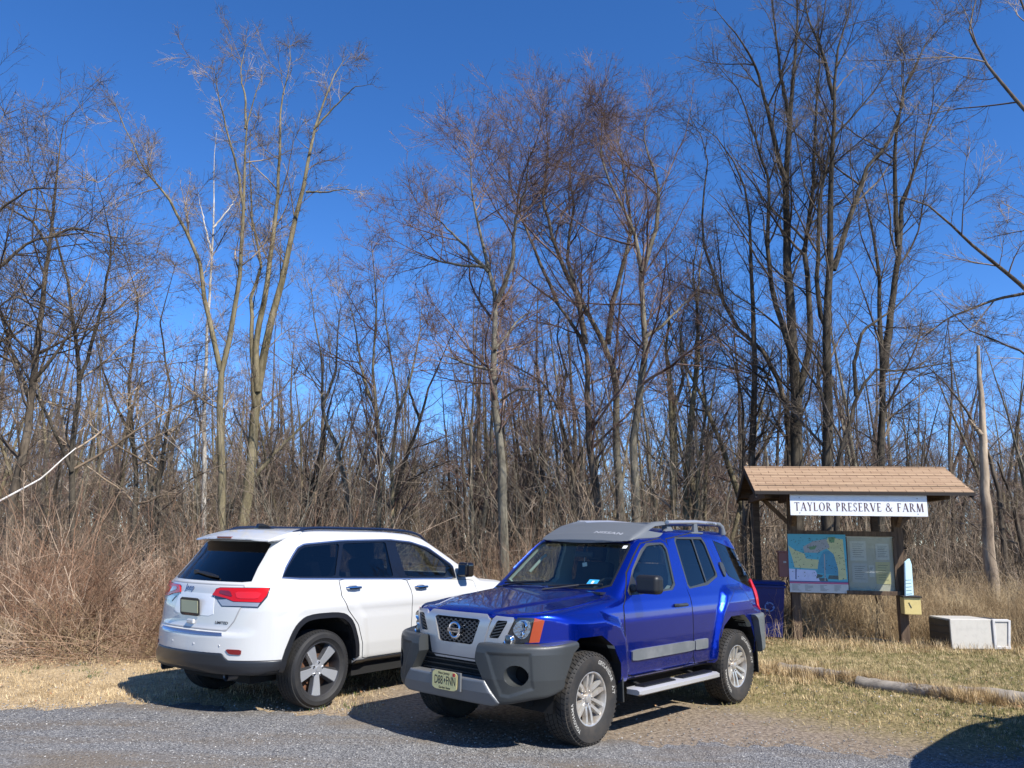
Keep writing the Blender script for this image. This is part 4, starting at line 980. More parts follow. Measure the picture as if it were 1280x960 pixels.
def g_mat(n,L,b):
    tc=n.new('ShaderNodeTexCoord').outputs['Object']; sp=n.new('ShaderNodeSeparateXYZ'); L.new(tc,sp.inputs[0])
    X,Y=sp.outputs[0],sp.outputs[1]
    nz=noise(n,L,tc,.9,7); nf=noise(n,L,tc,22,6,.7); nm=noise(n,L,tc,4.5,6,.65)
    straw=ramp(n,L,nf,[(.3,(.22,.155,.08)),(.5,(.42,.31,.18)),(.68,(.56,.44,.27))])
    dirt=ramp(n,L,nf,[(.32,(.10,.078,.058)),(.5,(.22,.175,.13)),(.7,(.36,.30,.23))])
    turf=ramp(n,L,nf,[(.32,(.085,.075,.03)),(.5,(.22,.175,.085)),(.7,(.36,.28,.15))])
    litter=ramp(n,L,nf,[(.3,(.045,.032,.022)),(.52,(.13,.09,.06)),(.72,(.24,.17,.11))])
    # dirt pad round the cars; turf to the right; straw to the left; litter in the wood
    f=mrange(n,L,mth(n,L,'ADD',X,mth(n,L,'MULTIPLY',nz,2.5)),-1.8,.2); c=mixc(n,L,f,straw,dirt)
    e=mth(n,L,'ADD',mth(n,L,'ADD',X,mth(n,L,'MULTIPLY',mth(n,L,'SUBTRACT',Y,7.6),.95)),mth(n,L,'MULTIPLY',nm,1.6))
    f=mrange(n,L,e,4.0,5.2); c=mixc(n,L,f,c,turf)
    e=mth(n,L,'ADD',mth(n,L,'SUBTRACT',Y,mth(n,L,'MULTIPLY',mrange(n,L,X,-6,5),3.6)),mth(n,L,'MULTIPLY',nz,1.5)); f=mrange(n,L,e,11.6,12.6); c=mixc(n,L,f,c,litter)
    L.new(c,b.inputs['Base Color']); b.inputs['Roughness'].default_value=.95; b.inputs['Specular IOR Level'].default_value=.15
    bp=n.new('ShaderNodeBump'); bp.inputs['Distance'].default_value=.02; L.new(mth(n,L,'ADD',nf,mth(n,L,'MULTIPLY',nm,2)),bp.inputs['Height']); L.new(bp.outputs[0],b.inputs['Normal'])
pos_mat('ground_mat',g_mat)
def r_mat(n,L,b):
    tc=n.new('ShaderNodeTexCoord').outputs['Object']; mp=n.new('ShaderNodeMapping'); mp.inputs['Scale'].default_value=(.35,1.3,1); mp.inputs['Rotation'].default_value=(0,0,R(8)); L.new(tc,mp.inputs[0])
    v=n.new('ShaderNodeTexVoronoi'); v.inputs['Scale'].default_value=75; L.new(tc,v.inputs['Vector'])
    c1=ramp(n,L,v.outputs['Color'],[(.15,(.085,.083,.083)),(.5,(.17,.168,.168)),(.85,(.30,.295,.285)),(.95,(.46,.44,.41))])
    nb=noise(n,L,mp.outputs[0],1.6,6,.6); c2=ramp(n,L,noise(n,L,tc,60,4,.7),[(.35,(.10,.08,.06)),(.65,(.24,.20,.155))])
    c=mixc(n,L,mrange(n,L,nb,.44,.64,0,.85),c1,c2); L.new(c,b.inputs['Base Color']); b.inputs['Roughness'].default_value=.9; b.inputs['Specular IOR Level'].default_value=.2
    bp=n.new('ShaderNodeBump'); bp.inputs['Distance'].default_value=.012; bp.inputs['Strength'].default_value=.9; L.new(v.outputs['Distance'],bp.inputs['Height']); L.new(bp.outputs[0],b.inputs['Normal'])
pos_mat('gravel_mat',r_mat)
def vor_mat(name,stops,sc=30,rough=.85,sp=.2,stretch=None):
    def f(n,L,b):
        tc=n.new('ShaderNodeTexCoord').outputs['Object']
        if stretch: mp=n.new('ShaderNodeMapping'); mp.inputs['Scale'].default_value=stretch; L.new(tc,mp.inputs[0]); tc=mp.outputs[0]
        v=n.new('ShaderNodeTexVoronoi'); v.inputs['Scale'].default_value=sc; L.new(tc,v.inputs['Vector'])
        L.new(ramp(n,L,v.outputs['Color'],stops),b.inputs['Base Color']); b.inputs['Roughness'].default_value=rough; b.inputs['Specular IOR Level'].default_value=sp
    pos_mat(name,f)
vor_mat('stone',[(.2,(.10,.098,.098)),(.5,(.20,.195,.19)),(.8,(.32,.31,.295)),(.96,(.58,.55,.50))],45,.7,.35)
vor_mat('straw_blade',[(.2,(.26,.18,.09)),(.5,(.50,.37,.20)),(.85,(.70,.55,.33))],7)
vor_mat('turf_blade',[(.2,(.11,.12,.04)),(.4,(.24,.215,.085)),(.6,(.42,.33,.165)),(.85,(.60,.47,.27))],9)
vor_mat('green_blade',[(.2,(.035,.06,.015)),(.6,(.07,.11,.03)),(.9,(.14,.15,.05))],30)
vor_mat('dead_leaf',[(.2,(.13,.065,.03)),(.5,(.28,.15,.075)),(.85,(.42,.28,.16))],14)
vor_mat('bramble_mat',[(.15,(.10,.06,.038)),(.4,(.20,.125,.08)),(.7,(.33,.225,.15)),(.93,(.60,.47,.34))],1.6)
vor_mat('tall_grass_mat',[(.15,(.17,.115,.06)),(.5,(.32,.23,.13)),(.85,(.48,.37,.22))],3.0)
vor_mat('russet_cane',[(.15,(.085,.042,.024)),(.5,(.20,.105,.06)),(.85,(.34,.20,.125))],1.3)
def bark(name,a,b_,sc=6,st=(1,1,.25),bump=.02):
    mat(name,a,rough=.9,spec=.15,noise=(b_,sc,6,.38,.62),bump=bump,bscale=9,stretch=st)
bark('bark_grey',(.075,.067,.05),(.20,.18,.135)); bark('bark_brown',(.05,.04,.03),(.15,.12,.088)); bark('bark_olive',(.085,.072,.042),(.23,.195,.12)); bark('bark_pale',(.50,.46,.40),(.74,.71,.66),5,(1,1,.6),.005)
bark('bark_birch',(.26,.235,.20),(.52,.49,.44),5,(1,1,.6),.005); bark('bark_dark',(.028,.024,.018),(.095,.08,.06)); bark('bark_snag',(.19,.145,.105),(.50,.40,.29),3,(1,1,.2))
vor_mat('twig_grey',[(.2,(.095,.072,.052)),(.6,(.19,.148,.11)),(.9,(.38,.31,.24))],1.5)
vor_mat('twig_red',[(.2,(.085,.052,.040)),(.6,(.155,.10,.08)),(.9,(.28,.20,.165))],1.2)
vor_mat('twig_dark',[(.2,(.045,.034,.026)),(.6,(.095,.074,.055)),(.9,(.20,.16,.125))],1.5)
vor_mat('twig_tan',[(.2,(.10,.075,.05)),(.6,(.21,.155,.105)),(.9,(.42,.33,.24))],1.5)
# ground: undulating sheet out to the horizon
def zg(x,y):
    x=np.asarray(x,float);y=np.asarray(y,float); k=np.clip((y-13)/10,0,1)*.25+.012
    return k*(np.sin(x*.55+1.3*np.sin(y*.31))*.5+np.sin(y*.6+x*.21)*.5)*np.clip((np.hypot(x,y-9.5)-3.5)/4,0.1,1)
xs=np.concatenate([np.linspace(-900,-30,12),np.linspace(-28,28,113),np.linspace(30,900,12)]); ys=np.concatenate([np.linspace(-300,-6,8),np.linspace(-5,50,111),np.linspace(55,1500,14)])
GX,GY=np.meshgrid(xs,ys,indexing='ij'); V=np.stack([GX.ravel(),GY.ravel(),zg(GX,GY).ravel()-.004],1); ny=len(ys)
I=np.arange(len(xs)-1)[:,None]*ny+np.arange(ny-1)[None]; F=np.stack([I,I+ny,I+ny+1,I+1],-1).reshape(-1,4)
tag(link('ground',np_mesh('ground',V,F,None,True),None,['ground_mat']),kind='structure')
# gravel road with a ragged edge
EDGE=np.array([(-60,8.3),(-14,8.2),(-8,8.35),(-5.0,8.5),(-4.2,8.8),(-2.9,8.85),(-2.0,8.55),(-1.15,8.1),(0,7.45),(1.0,7.62),(1.9,7.62),(2.8,7.3),(4,7.15),(8,6.9),(14,6.8),(60,6.6)])
def edge(x): return np.interp(x,EDGE[:,0],EDGE[:,1])+.10*np.sin(x*3.1)+.07*np.sin(x*7.7+1)+.05*np.sin(x*17.3+2)+.04*np.sin(x*41+1)
xs=np.concatenate([np.linspace(-60,-12,40),np.linspace(-11.9,11.9,600),np.linspace(12,60,40)]); ro=[]
V=[];F=[]
rows=[-40,-10,0,3,5,6,6.6]
for x in xs:
    e=float(edge(x)); 
    for y in rows: V.append((x,y,float(zg(x,y))+.012))
    V.append((x,e-.12,float(zg(x,e))+.012)); V.append((x,e,float(zg(x,e))-.012))
k=len(rows)+2; n=len(xs); F=np.array([(i*k+j,(i+1)*k+j,(i+1)*k+j+1,i*k+j+1) for i in range(n-1) for j in range(k-1)])
tag(link('gravel_road',np_mesh('gravel_road',np.array(V),F,None,True),None,['gravel_mat']),kind='structure')
# loose stones
def stones(n,xr,yr,smin,smax,seed,fn=None):
    g=np.random.default_rng(seed); x=g.uniform(*xr,n); y=g.uniform(*yr,n); k=fn(x,y,g) if fn else np.ones(n,bool); x,y=x[k],y[k]; n=len(x)
    s=smin+(smax-smin)*g.random(n)**3
    O=np.array([(1,0,0),(0,1,0),(-1,0,0),(0,-1,0),(0,0,1),(0,0,-1)],float)
    a=g.uniform(0,2*PI,n); V=O[None]*g.uniform(.55,1.25,(n,6,1)); V[:,:,2]*=.62
    V=V*s[:,None,None]/2; t=g.uniform(-.5,.5,(n,1)); V[:,:,2]+=V[:,:,0]*t
    c,sn=np.cos(a)[:,None],np.sin(a)[:,None]; X=V[:,:,0]*c-V[:,:,1]*sn; Y=V[:,:,0]*sn+V[:,:,1]*c
    V=np.stack([X+x[:,None],Y+y[:,None],V[:,:,2]+(zg(x,y)+.014+s*.12)[:,None]],-1)
    f=np.array([(0,1,4),(1,2,4),(2,3,4),(3,0,4),(1,0,5),(2,1,5),(3,2,5),(0,3,5)]); F=(np.arange(n)[:,None,None]*6+f[None]).reshape(-1,3)
    return V.reshape(-1,3),F
def infrust(x,y,m=.6): return np.abs(x)<.66*y+m
V1,F1=stones(140000,(-7,7),(4.9,9.0),.005,.021,3,lambda x,y,g:infrust(x,y)&(y<edge(x)+.35*g.random(len(x))**3)&(g.random(len(x))<.38+.34*np.sin(x*.8+y*2.2)))
V3,F3=stones(26000,(-7,7),(7.0,9.6),.006,.026,8,lambda x,y,g:infrust(x,y)&(y>edge(x)-.1)&(y<edge(x)+.55*g.random(len(x))**2))
V2,F2=stones(3500,(-6,7),(7.4,11.5),.008,.03,4,lambda x,y,g:infrust(x,y)&(y>edge(x)))
V=np.vstack([V1,V2,V3]);F=np.vstack([F1,F2+len(V1),F3+len(V1)+len(V2)])
tag(link('gravel_stones',np_mesh('gravel_stones',V,F),None,['stone']),'loose grey gravel stones strewn over the road surface','gravel',kind='stuff')
# blades and leaves
def blades(n,xr,yr,l0,l1,w,lean,seed,fn=None,zoff=0,droop=.5,clump=0):
    g=np.random.default_rng(seed); x=g.uniform(*xr,n); y=g.uniform(*yr,n)
    if clump:
        c=g.integers(0,clump,n); cx=g.uniform(*xr,clump); cy=g.uniform(*yr,clump); x=cx[c]+g.normal(0,.07,n); y=cy[c]+g.normal(0,.07,n)
    k=fn(x,y,g) if fn else np.ones(n,bool); x,y=x[k],y[k]; n=len(x)
    L=g.uniform(l0,l1,n); a=g.uniform(0,2*PI,n); th=np.abs(g.normal(0,lean,n)).clip(0,1.5); d=np.stack([np.cos(a)*np.sin(th),np.sin(a)*np.sin(th),np.cos(th)],1)
    s=np.stack([-np.sin(a+g.uniform(-1,1,n)),np.cos(a),np.zeros(n)],1)*w/2; b=np.stack([x,y,zg(x,y)+zoff],1)
    m=b+d*L[:,None]*.55; d2=d+np.array([0,0,-1])*droop*g.random((n,1))+g.normal(0,.15,(n,3)); d2/=np.linalg.norm(d2,axis=1)[:,None]; t=m+d2*L[:,None]*.45; t[:,2]=np.maximum(t[:,2],b[:,2]+.004)
    V=np.stack([b-s,b+s,m+s*.7,m-s*.7,t],1).reshape(-1,3); i=np.arange(n)[:,None]*5
    return V,np.vstack([i+np.array([0,1,2]),i+np.array([0,2,3]),i+np.array([3,2,4])])
def stuff(name,parts,m,label,cat):
    V=[];F=[];o=0
    for v,f in parts: V.append(v);F.append(f+o);o+=len(v)
    return tag(link(name,np_mesh(name,np.vstack(V),np.vstack(F)),None,[m]),label,cat,kind='stuff')
LG=np.array([ground(975,841)[:2],ground(1062,852)[:2],ground(1190,873)[:2],ground(1330,889)[:2]])
logy=lambda x: np.interp(x,LG[:,0],LG[:,1])
turfok=lambda x,y,g: infrust(x,y,.8)&(x+(y-7.6)*.95+g.normal(0,.5,len(x))>4.6)&(y>edge(x))
stuff('straw_grass',[blades(75000,(-9,-.2),(8.4,12.6),.02,.07,.0045,1.25,21,lambda x,y,g:infrust(x,y)&(y>edge(x)+.25*g.random(len(x))-.1)&(g.random(len(x))<.55+.55*np.sin(x*1.7+y)*np.sin(y*2.5+x*.6))&((x<-1.3)|(y>9.5)&(y<11.9)&(g.random(len(x))<.5)))],'straw_blade','flattened straw coloured grass along the road edge','grass')
stuff('lawn_grass',[blades(170000,(1.5,11),(7.4,16.5),.02,.065,.005,1.0,22,turfok)],'turf_blade','short yellow green winter turf before the notice board','grass')
stuff('green_weeds',[blades(2600,(2.5,8.5),(9,12),.04,.11,.008,.8,23,lambda x,y,g:np.abs(y-(logy(x)-.02))<.25,clump=16),blades(1500,(4,9),(8,12),.02,.05,.006,.8,24,turfok,clump=60),blades(1500,(-7,-1),(8.7,11.9),.02,.05,.006,.8,24,clump=30)],'green_blade','low green weeds beside the landscape logs','weeds')
stuff('straw_tufts',[blades(150000,(3.2,6.6),(8.8,12.2),.08,.25,.005,.65,25,lambda x,y,g:(np.abs(y-logy(x)+.15+.04*np.sin(x*9))<.15)&(g.random(len(x))<np.where(x<4.25,.30,np.where(x<5.45,1.0,.16)))),blades(2500,(2.4,4.4),(10.6,12.2),.06,.20,.006,.6,26,clump=45),blades(3500,(4.8,10),(13.6,15.0),.05,.22,.006,.6,27,clump=140)],'straw_blade','pale dry grass tufts growing over the logs','grass')
def leaves(n,xr,yr,seed,fn,s0=.02,s1=.06,zmax=.03):
    g=np.random.default_rng(seed); x=g.uniform(*xr,n);y=g.uniform(*yr,n);k=fn(x,y,g);x,y=x[k],y[k];n=len(x); s=g.uniform(s0,s1,n)
    Q=np.array([(-.5,0,0),(-.15,-.32,.12),(.25,-.28,.10),(.5,0,-.02),(.25,.28,.14),(-.15,.32,.08)]); V=Q[None]*s[:,None,None]; e=g.uniform(-.6,.6,(n,1)); V[:,:,2]+=V[:,:,0]*e*.8; a=g.uniform(0,2*PI,n)
    c,sn=np.cos(a)[:,None],np.sin(a)[:,None]; X=V[:,:,0]*c-V[:,:,1]*sn;Y=V[:,:,0]*sn+V[:,:,1]*c; z=zg(x,y)+.008+g.random(n)*zmax
    V=np.stack([X+x[:,None],Y+y[:,None],V[:,:,2]+z[:,None]],-1).reshape(-1,3); i=np.arange(n)[:,None]*6
    return V,np.vstack([i+np.array([0,1,5]),i+np.array([1,2,4]),i+np.array([1,4,5]),i+np.array([2,3,4])])
brushline=lambda x: 11.8+3.3*np.clip((x+6)/11,0,1)
stuff('leaf_litter',[leaves(26000,(-10,12),(10.5,19),31,lambda x,y,g:infrust(x,y)&(y>brushline(x)-.5+g.normal(0,.35,len(x)))),leaves(1500,(-7,9),(8,15),32,lambda x,y,g:y>edge(x)+.2,.015,.04),leaves(1400,(3.2,7),(8.5,12),33,lambda x,y,g:np.abs(y-(logy(x)-.12))<.2,.03,.07)],'dead_leaf','fallen brown leaves along the edge of the wood','leaves')
# ================================================================ woody plants
def tubes(P,Rr,k):
    """P (N,n,3), R (N,n) -> V,F quads"""
    N,n,_=P.shape; T=np.gradient(P,axis=1); T/=np.linalg.norm(T,axis=2)[...,None]+1e-9
    up=np.where(np.abs(T[:,:1,2:3])>.9,np.array([1.,.2,0]),np.array([0,0,1.])); U=np.cross(T,np.broadcast_to(up,T.shape)); U/=np.linalg.norm(U,axis=2)[...,None]+1e-9; W=np.cross(T,U)
    a=np.arange(k)*2*PI/k; V=P[:,:,None]+Rr[:,:,None,None]*(np.cos(a)[:,None]*U[:,:,None]+np.sin(a)[:,None]*W[:,:,None])
    i=(np.arange(N)[:,None,None]*n+np.arange(n-1)[None,:,None])*k; j=np.arange(k)[None,None]; j2=(j+1)%k
    F=np.stack([i+j,i+j2,i+k+j2,i+k+j],-1).reshape(-1,4); return V.reshape(-1,3),F
def spawn(P,Rr,cnt,t0,t1,lf,ang,up,n,rf,g,wob=.12,minl=.1,rmax=9,absl=None):
    N,m,_=P.shape; seg=np.linalg.norm(np.diff(P,axis=1),axis=2); Ln=seg.sum(1)
    idx=g.choice(N,cnt,p=Ln/Ln.sum()); t=t0+(t1-t0)*g.random(cnt)**.85; u=t*(m-1); i=np.minimum(u.astype(int),m-2); fr=(u-i)[:,None]
    b=P[idx,i]*(1-fr)+P[idx,i+1]*fr; T=P[idx,i+1]-P[idx,i]; T/=np.linalg.norm(T,axis=1)[:,None]+1e-9; rp=Rr[idx,i]*(1-fr[:,0])+Rr[idx,i+1]*fr[:,0]
    q=g.normal(size=(cnt,3)); q-=(q*T).sum(1)[:,None]*T; q/=np.linalg.norm(q,axis=1)[:,None]+1e-9
    a=g.normal(ang,.18,cnt)[:,None]; d=np.cos(a)*T+np.sin(a)*q
    L=(np.maximum(Ln[idx]*lf*(1.15-.75*t)*g.uniform(.55,1.25,cnt),minl)) if absl is None else g.uniform(*absl,cnt)
    pts=[b]; st=(L/(n-1))[:,None]
    for k in range(n-1):
        d=d+np.array([0,0,1])*up+g.normal(0,wob,(cnt,3)); d/=np.linalg.norm(d,axis=1)[:,None]; pts.append(pts[-1]+d*st)
    r0=np.minimum(np.minimum(rp*rf,rp*.95),np.maximum(L*.018,.003))*g.uniform(.8,1.15,cnt); rr=r0[:,None]*np.linspace(1,.28,n)[None]
    return np.stack(pts,1),rr
def resample(pts,n):
    pts=np.array(pts,float); 
    d=np.r_[0,np.cumsum(np.linalg.norm(np.diff(pts,axis=0),axis=1))]; t=np.linspace(0,d[-1],n); 
    # smooth (Catmull-like) by resampling dense then box filtering
    q=np.stack([np.interp(np.linspace(0,d[-1],n*4),d,pts[:,i]) for i in range(pts.shape[1])],1)
    for _ in range(3): q[1:-1]=(q[:-2]+2*q[1:-1]+q[2:])/4
    return np.stack([np.interp(t,np.linspace(0,d[-1],n*4),q[:,i]) for i in range(pts.shape[1])],1)
def to_n(P,Rr,n):
    m=P.shape[1]
    if m==n: return P,Rr
    u=np.linspace(0,m-1,n); i=np.minimum(u.astype(int),m-2); f=u-i
    return P[:,i]*(1-f)[None,:,None]+P[:,i+1]*f[None,:,None],Rr[:,i]*(1-f)+Rr[:,i+1]*f
def branch(levels,cnt,t0,lo,hi,ang,up,n,rf,g,wob,r_min,r_len):
    """children from all given levels, evenly by length; levels = [(P,R,weight)]"""
    Q=[to_n(P,Rr,9) for P,Rr,*_ in levels]; P=np.vstack([q[0] for q in Q]); Rr=np.vstack([q[1] for q in Q]); w=np.concatenate([np.full(len(q[0]),l[2]) for q,l in zip(Q,levels)])
    st=np.concatenate([np.full(len(q[0]),l[3] if len(l)>3 else t0) for q,l in zip(Q,levels)])
    Ln=np.linalg.norm(np.diff(P,axis=1),axis=2).sum(1); pr=Ln*w*(1-st); idx=g.choice(len(P),cnt,p=pr/pr.sum()); t=st[idx]+(1-st[idx])*g.random(cnt); t=np.where(g.random(cnt)<.12,.97,t)
    u=t*8; i=np.minimum(u.astype(int),7); fr=(u-i)[:,None]; b=P[idx,i]*(1-fr)+P[idx,i+1]*fr; T=P[idx,i+1]-P[idx,i]; T/=np.linalg.norm(T,axis=1)[:,None]+1e-9; rp=Rr[idx,i]*(1-fr[:,0])+Rr[idx,i+1]*fr[:,0]
    q=g.normal(size=(cnt,3)); q-=(q*T).sum(1)[:,None]*T; q/=np.linalg.norm(q,axis=1)[:,None]+1e-9; a=np.abs(g.normal(ang,.2,cnt))[:,None]; d=np.cos(a)*T+np.sin(a)*q
    L=lo+(hi-lo)*g.random(cnt)**1.4; L=L*(1.2-.9*t); L=np.minimum(L,np.maximum(Ln[idx]*.8,.15)); pts=[b]
    cv=g.normal(0,wob*.6,(cnt,3))
    for k in range(n-1): d=d+np.array([0,0,1])*up+g.normal(0,wob,(cnt,3))+cv/ n; d/=np.linalg.norm(d,axis=1)[:,None]; pts.append(pts[-1]+d*(L/(n-1))[:,None])
    r0=np.clip(np.minimum(rp*rf,L*r_len),r_min,None)*g.uniform(.85,1.15,cnt); return np.stack(pts,1),np.maximum(r0[:,None]*np.linspace(1,.22,n)[None],r_min*.6)
def tree_mesh(stems,radii,g,dens,tw=.0028,k0=9,reach=1.,upw=.04,fine=1.,lo_t=.25,wide=.7,limbs=1.):
    T=np.linalg.norm(np.diff(stems,axis=1),axis=2).sum()*dens*(1.45 if tw>.0041 and k0==9 else 1); S0=(stems,radii)
    L1=branch([(*S0,1)],max(2,int(T*1.0*limbs)),lo_t,.9*reach,4.2*reach,wide,upw,9,.55,g,.10,tw*1.6,.011)
    L2=branch([(*S0,.35,lo_t),(*L1,1,.15)],max(2,int(T*5.5*limbs**.5)),.2,.5*reach,2.1*reach,.78,.03,7,.6,g,.13,tw*1.3,.010)
    L3=branch([(*S0,.12,.45),(*L1,.7,.15),(*L2,1,.12)],max(2,int(T*28*fine)),.12,.3,1.05*reach,.68,.02,5,.65,g,.16,tw,.008)
    L4=branch([(*L1,.25,.5),(*L2,.6,.2),(*L3,1,.1)],max(2,int(T*95*fine)),.1,.12,.5,.7,.015,3,.7,g,.2,tw*.75,.006)
    Vs=[];Fs=[];o=0
    for (P,Rr),k in ((L1,6),(L2,4),(L3,3),(L4,3)): v,f=tubes(P,Rr,k); Vs.append(v);Fs.append(f+o);o+=len(v)
    return tubes(stems,radii,k0),(np.vstack(Vs),np.vstack(Fs))
def make_tree(name,tr,cr,barkm,twigm,label,cat='tree',loc=(0,0,0),group=None,cname='crown'):
    t=thing(name,label,cat,loc,0,group); off=np.array([loc[0],loc[1],loc[2]])
    link('trunk',np_mesh('trunk',tr[0]-off,tr[1],None,True),t,[barkm]); link(cname,np_mesh(cname,cr[0]-off,cr[1],None,True),t,[twigm]); return t
ZA=((0,0),2.667); ZBb=((0,340),2.667); ZC=((400,100),2.667); ZD=((400,400),2.667); ZE=((800,0),2.667); ZFf=((800,300),2.667)
def trace(name,Y,stems,barkm,twigm,label,dens=1.,seed=0,ground_px=None,group=None,tw=.0042,reach=1.,wide=.7,fine=1.35,limbs=1.,lo_t=.25):
    """stems: list of (pixel points base->tip, r0 px, r1 px[, depth drift])"""
    g=np.random.default_rng(seed+77); n=18; SP=[];SR=[]; tot=0
    for s_ in stems:
        pts,r0,r1=s_[:3]; dr=s_[3] if len(s_)>3 else g.uniform(-1.2,1.6)
        pts=np.array(pts,float); m=len(pts); q=np.linspace(0,1,m); dd=(Y+(s_[4] if len(s_)>4 else 0)+dr*q*q)
        W=np.array([at(u,v,y) for (u,v),y in zip(pts,dd)])
        if pts[0][1]>640: W=np.vstack([[W[0][0]+(W[0][0]-W[1][0])*.1,W[0][1],float(zg(W[0][0],W[0][1]))-.15],W])
        P=resample(W,n); 
        wv=g.normal(0,.012,(n,3))*np.array([1,1,.2]); wv[0]=0; P=P+wv
        SP.append(P); tt=np.linspace(0,1,n); SR.append((r1*.3+(r0-r1*.3)*(1-tt)**.95)*Y/FPX)
        if pts[0][1]>640: SR[-1][0]*=1.35
    SP=np.array(SP);SR=np.array(SR); tot=np.linalg.norm(np.diff(SP,axis=1),axis=2).sum()
    kw=dict(reach=reach,wide=wide,fine=fine,limbs=limbs,lo_t=lo_t)
    tr,cr=tree_mesh(SP,SR,g,dens,tw,9,**kw); base=SP[0][0]; 
    return make_tree(name,tr,cr,barkm,twigm,label,'tree',(float(base[0]),float(base[1]),0),group)
A=lambda *p:pz(*ZA,p); Bz=lambda *p:pz(*ZBb,p); C_=lambda *p:pz(*ZC,p); D_=lambda *p:pz(*ZD,p); E_=lambda *p:pz(*ZE,p); F_=lambda *p:pz(*ZFf,p)
trace('bare_tree',19,[(Bz((735,900),(738,700),(730,430),(735,330),(775,180),(800,0))+A((812,700),(818,430),(850,320),(885,225)),6,1.0),
  (Bz((735,330),(712,230),(690,120))+A((660,860),(620,770),(560,660),(480,560),(430,460),(375,330)),3.6,.7),
  (A((815,700),(790,560),(745,400),(720,260),(710,220)),2.2,.6),(A((818,430),(820,330),(800,230),(820,150)),1.8,.5)],'bark_olive','twig_tan','slender olive barked tree rising straight behind the white SUV roof',.75,1,limbs=1.6,reach=.75,wide=.7)
trace('bare_tree',20,[(Bz((800,880),(830,720),(850,500),(858,400),(890,200),(945,20))+A((975,760),(1020,590),(1050,420),(1085,330),(1125,215),(1160,180)),8,.9),
  (Bz((858,400),(850,250),(880,100))+A((895,900),(920,700),(935,500),(932,380),(970,200),(965,130)),4.5,.7),
  (Bz((850,450),(840,250),(835,80))+A((870,900),(845,740),(830,560),(835,430)),3.4,.8),
  (A((1045,430),(1120,350),(1180,290),(1250,280)),1.6,.4),(A((1020,640),(1090,640),(1150,630),(1210,640)),1.5,.4),
  (Bz((820,720),(900,620),(960,560),(1040,480),(1075,400)),3.2,1.2)],'bark_olive','twig_grey','forked tall tree behind the white SUV, its right leader pale and leaning',.75,2,limbs=1.6,reach=.75,wide=.7)
trace('birch_tree',24,[(Bz((680,880),(683,600),(680,400),(690,200),(702,20))+A((706,860),(712,700),(712,600),(718,440)),3.6,.8),(A((705,840),(680,740),(660,640)),1.5,.4),(A((710,760),(760,700),(800,640)),1.3,.4)],'bark_birch','twig_grey','thin white barked birch left of the olive barked tree',.6,3)
trace('bare_tree',17,[(Bz((30,830),(70,640),(95,500),(108,380),(130,200),(152,0))+A((158,860),(185,640),(200,480),(225,370)),7,.9),(Bz((100,430),(60,330),(20,200),(-30,60)),3,1.2),(Bz((110,370),(180,280),(250,180),(300,60)),2.6,.8),(A((160,820),(110,740),(40,700),(-40,660)),2.2,.6),(A((165,790),(240,760),(340,780),(420,800)),2.2,.6)],'bark_brown','twig_dark','brown tree hung with tangled branches at the left edge',1.1,4,limbs=2.,reach=1.2,wide=1.0)
trace('bare_tree',16,[(pz((0,0),1,[(-60,700),(-50,500),(-40,330),(-20,200),(10,130)]),7,1),(pz((0,0),1,[(-45,420),(-10,340),(40,300),(110,290),(150,310)]),3.5,.7),(pz((0,0),1,[(-40,330),(0,260),(40,235),(100,235)]),2.6,.6)],'bark_brown','twig_dark','dense tree just outside the left edge reaching branches in',1.1,5,limbs=2.,reach=1.2,wide=1.0)
trace('bare_tree',18,[(pz((0,0),1,[(95,760),(88,600),(100,470),(85,350),(60,260),(30,190)]),4.5,.8),(pz((0,0),1,[(98,480),(130,380),(140,300),(120,220)]),2.6,.6),(pz((0,0),1,[(90,590),(50,500),(10,430),(-40,400)]),2.4,.6)],'bark_dark','twig_tan','vine hung brown tree second from the left edge',1.1,31,limbs=2.2,reach=1.15,wide=1.05,fine=1.8)
trace('bare_tree',20,[(pz((0,0),1,[(165,760),(170,600),(160,480),(175,380),(150,300)]),4,.8),(pz((0,0),1,[(200,760),(195,620),(215,500),(200,400),(220,330)]),3.4,.8),(pz((0,0),1,[(168,560),(130,470),(115,400)]),2.2,.6)],'bark_dark','twig_tan','low double trunk just left of the white barked birch',1.0,32,limbs=2.2,reach=.9,wide=1.0,fine=1.6)
trace('bare_tree',21,[(D_((195,740),(200,450),(175,150),(190,0),(180,-160),(170,-260)),4,.9),(D_((240,740),(240,470),(262,260),(232,100),(210,-30),(215,-150)),3.6,.8),(D_((185,300),(140,180),(120,40),(90,-100)),2.2,.6),(D_((255,330),(300,200),(330,60),(345,-80)),2.0,.6)],'bark_olive','twig_red','twin stemmed tree left of the gap above the white SUV bonnet',.95,6,limbs=2.,wide=.85)
trace('bare_tree',22,[(D_((115,720),(60,430),(5,300),(10,150),(-20,0),(-30,-120)),4.2,.8),(D_((10,290),(50,180),(60,60),(70,-60)),2.2,.6)],'bark_grey','twig_grey','leaning grey tree between the white SUV and the twin stemmed tree',.95,7,limbs=2.,wide=.85)
trace('bare_tree',22,[(D_((240,700),(265,520),(330,350),(370,200),(410,120),(450,20)),4.4,.9),(D_((335,340),(300,240),(290,120)),2.2,.7)],'bark_dark','twig_dark','dark crooked tree slanting right beyond the twin stems',.95,8,limbs=2.,wide=.85)
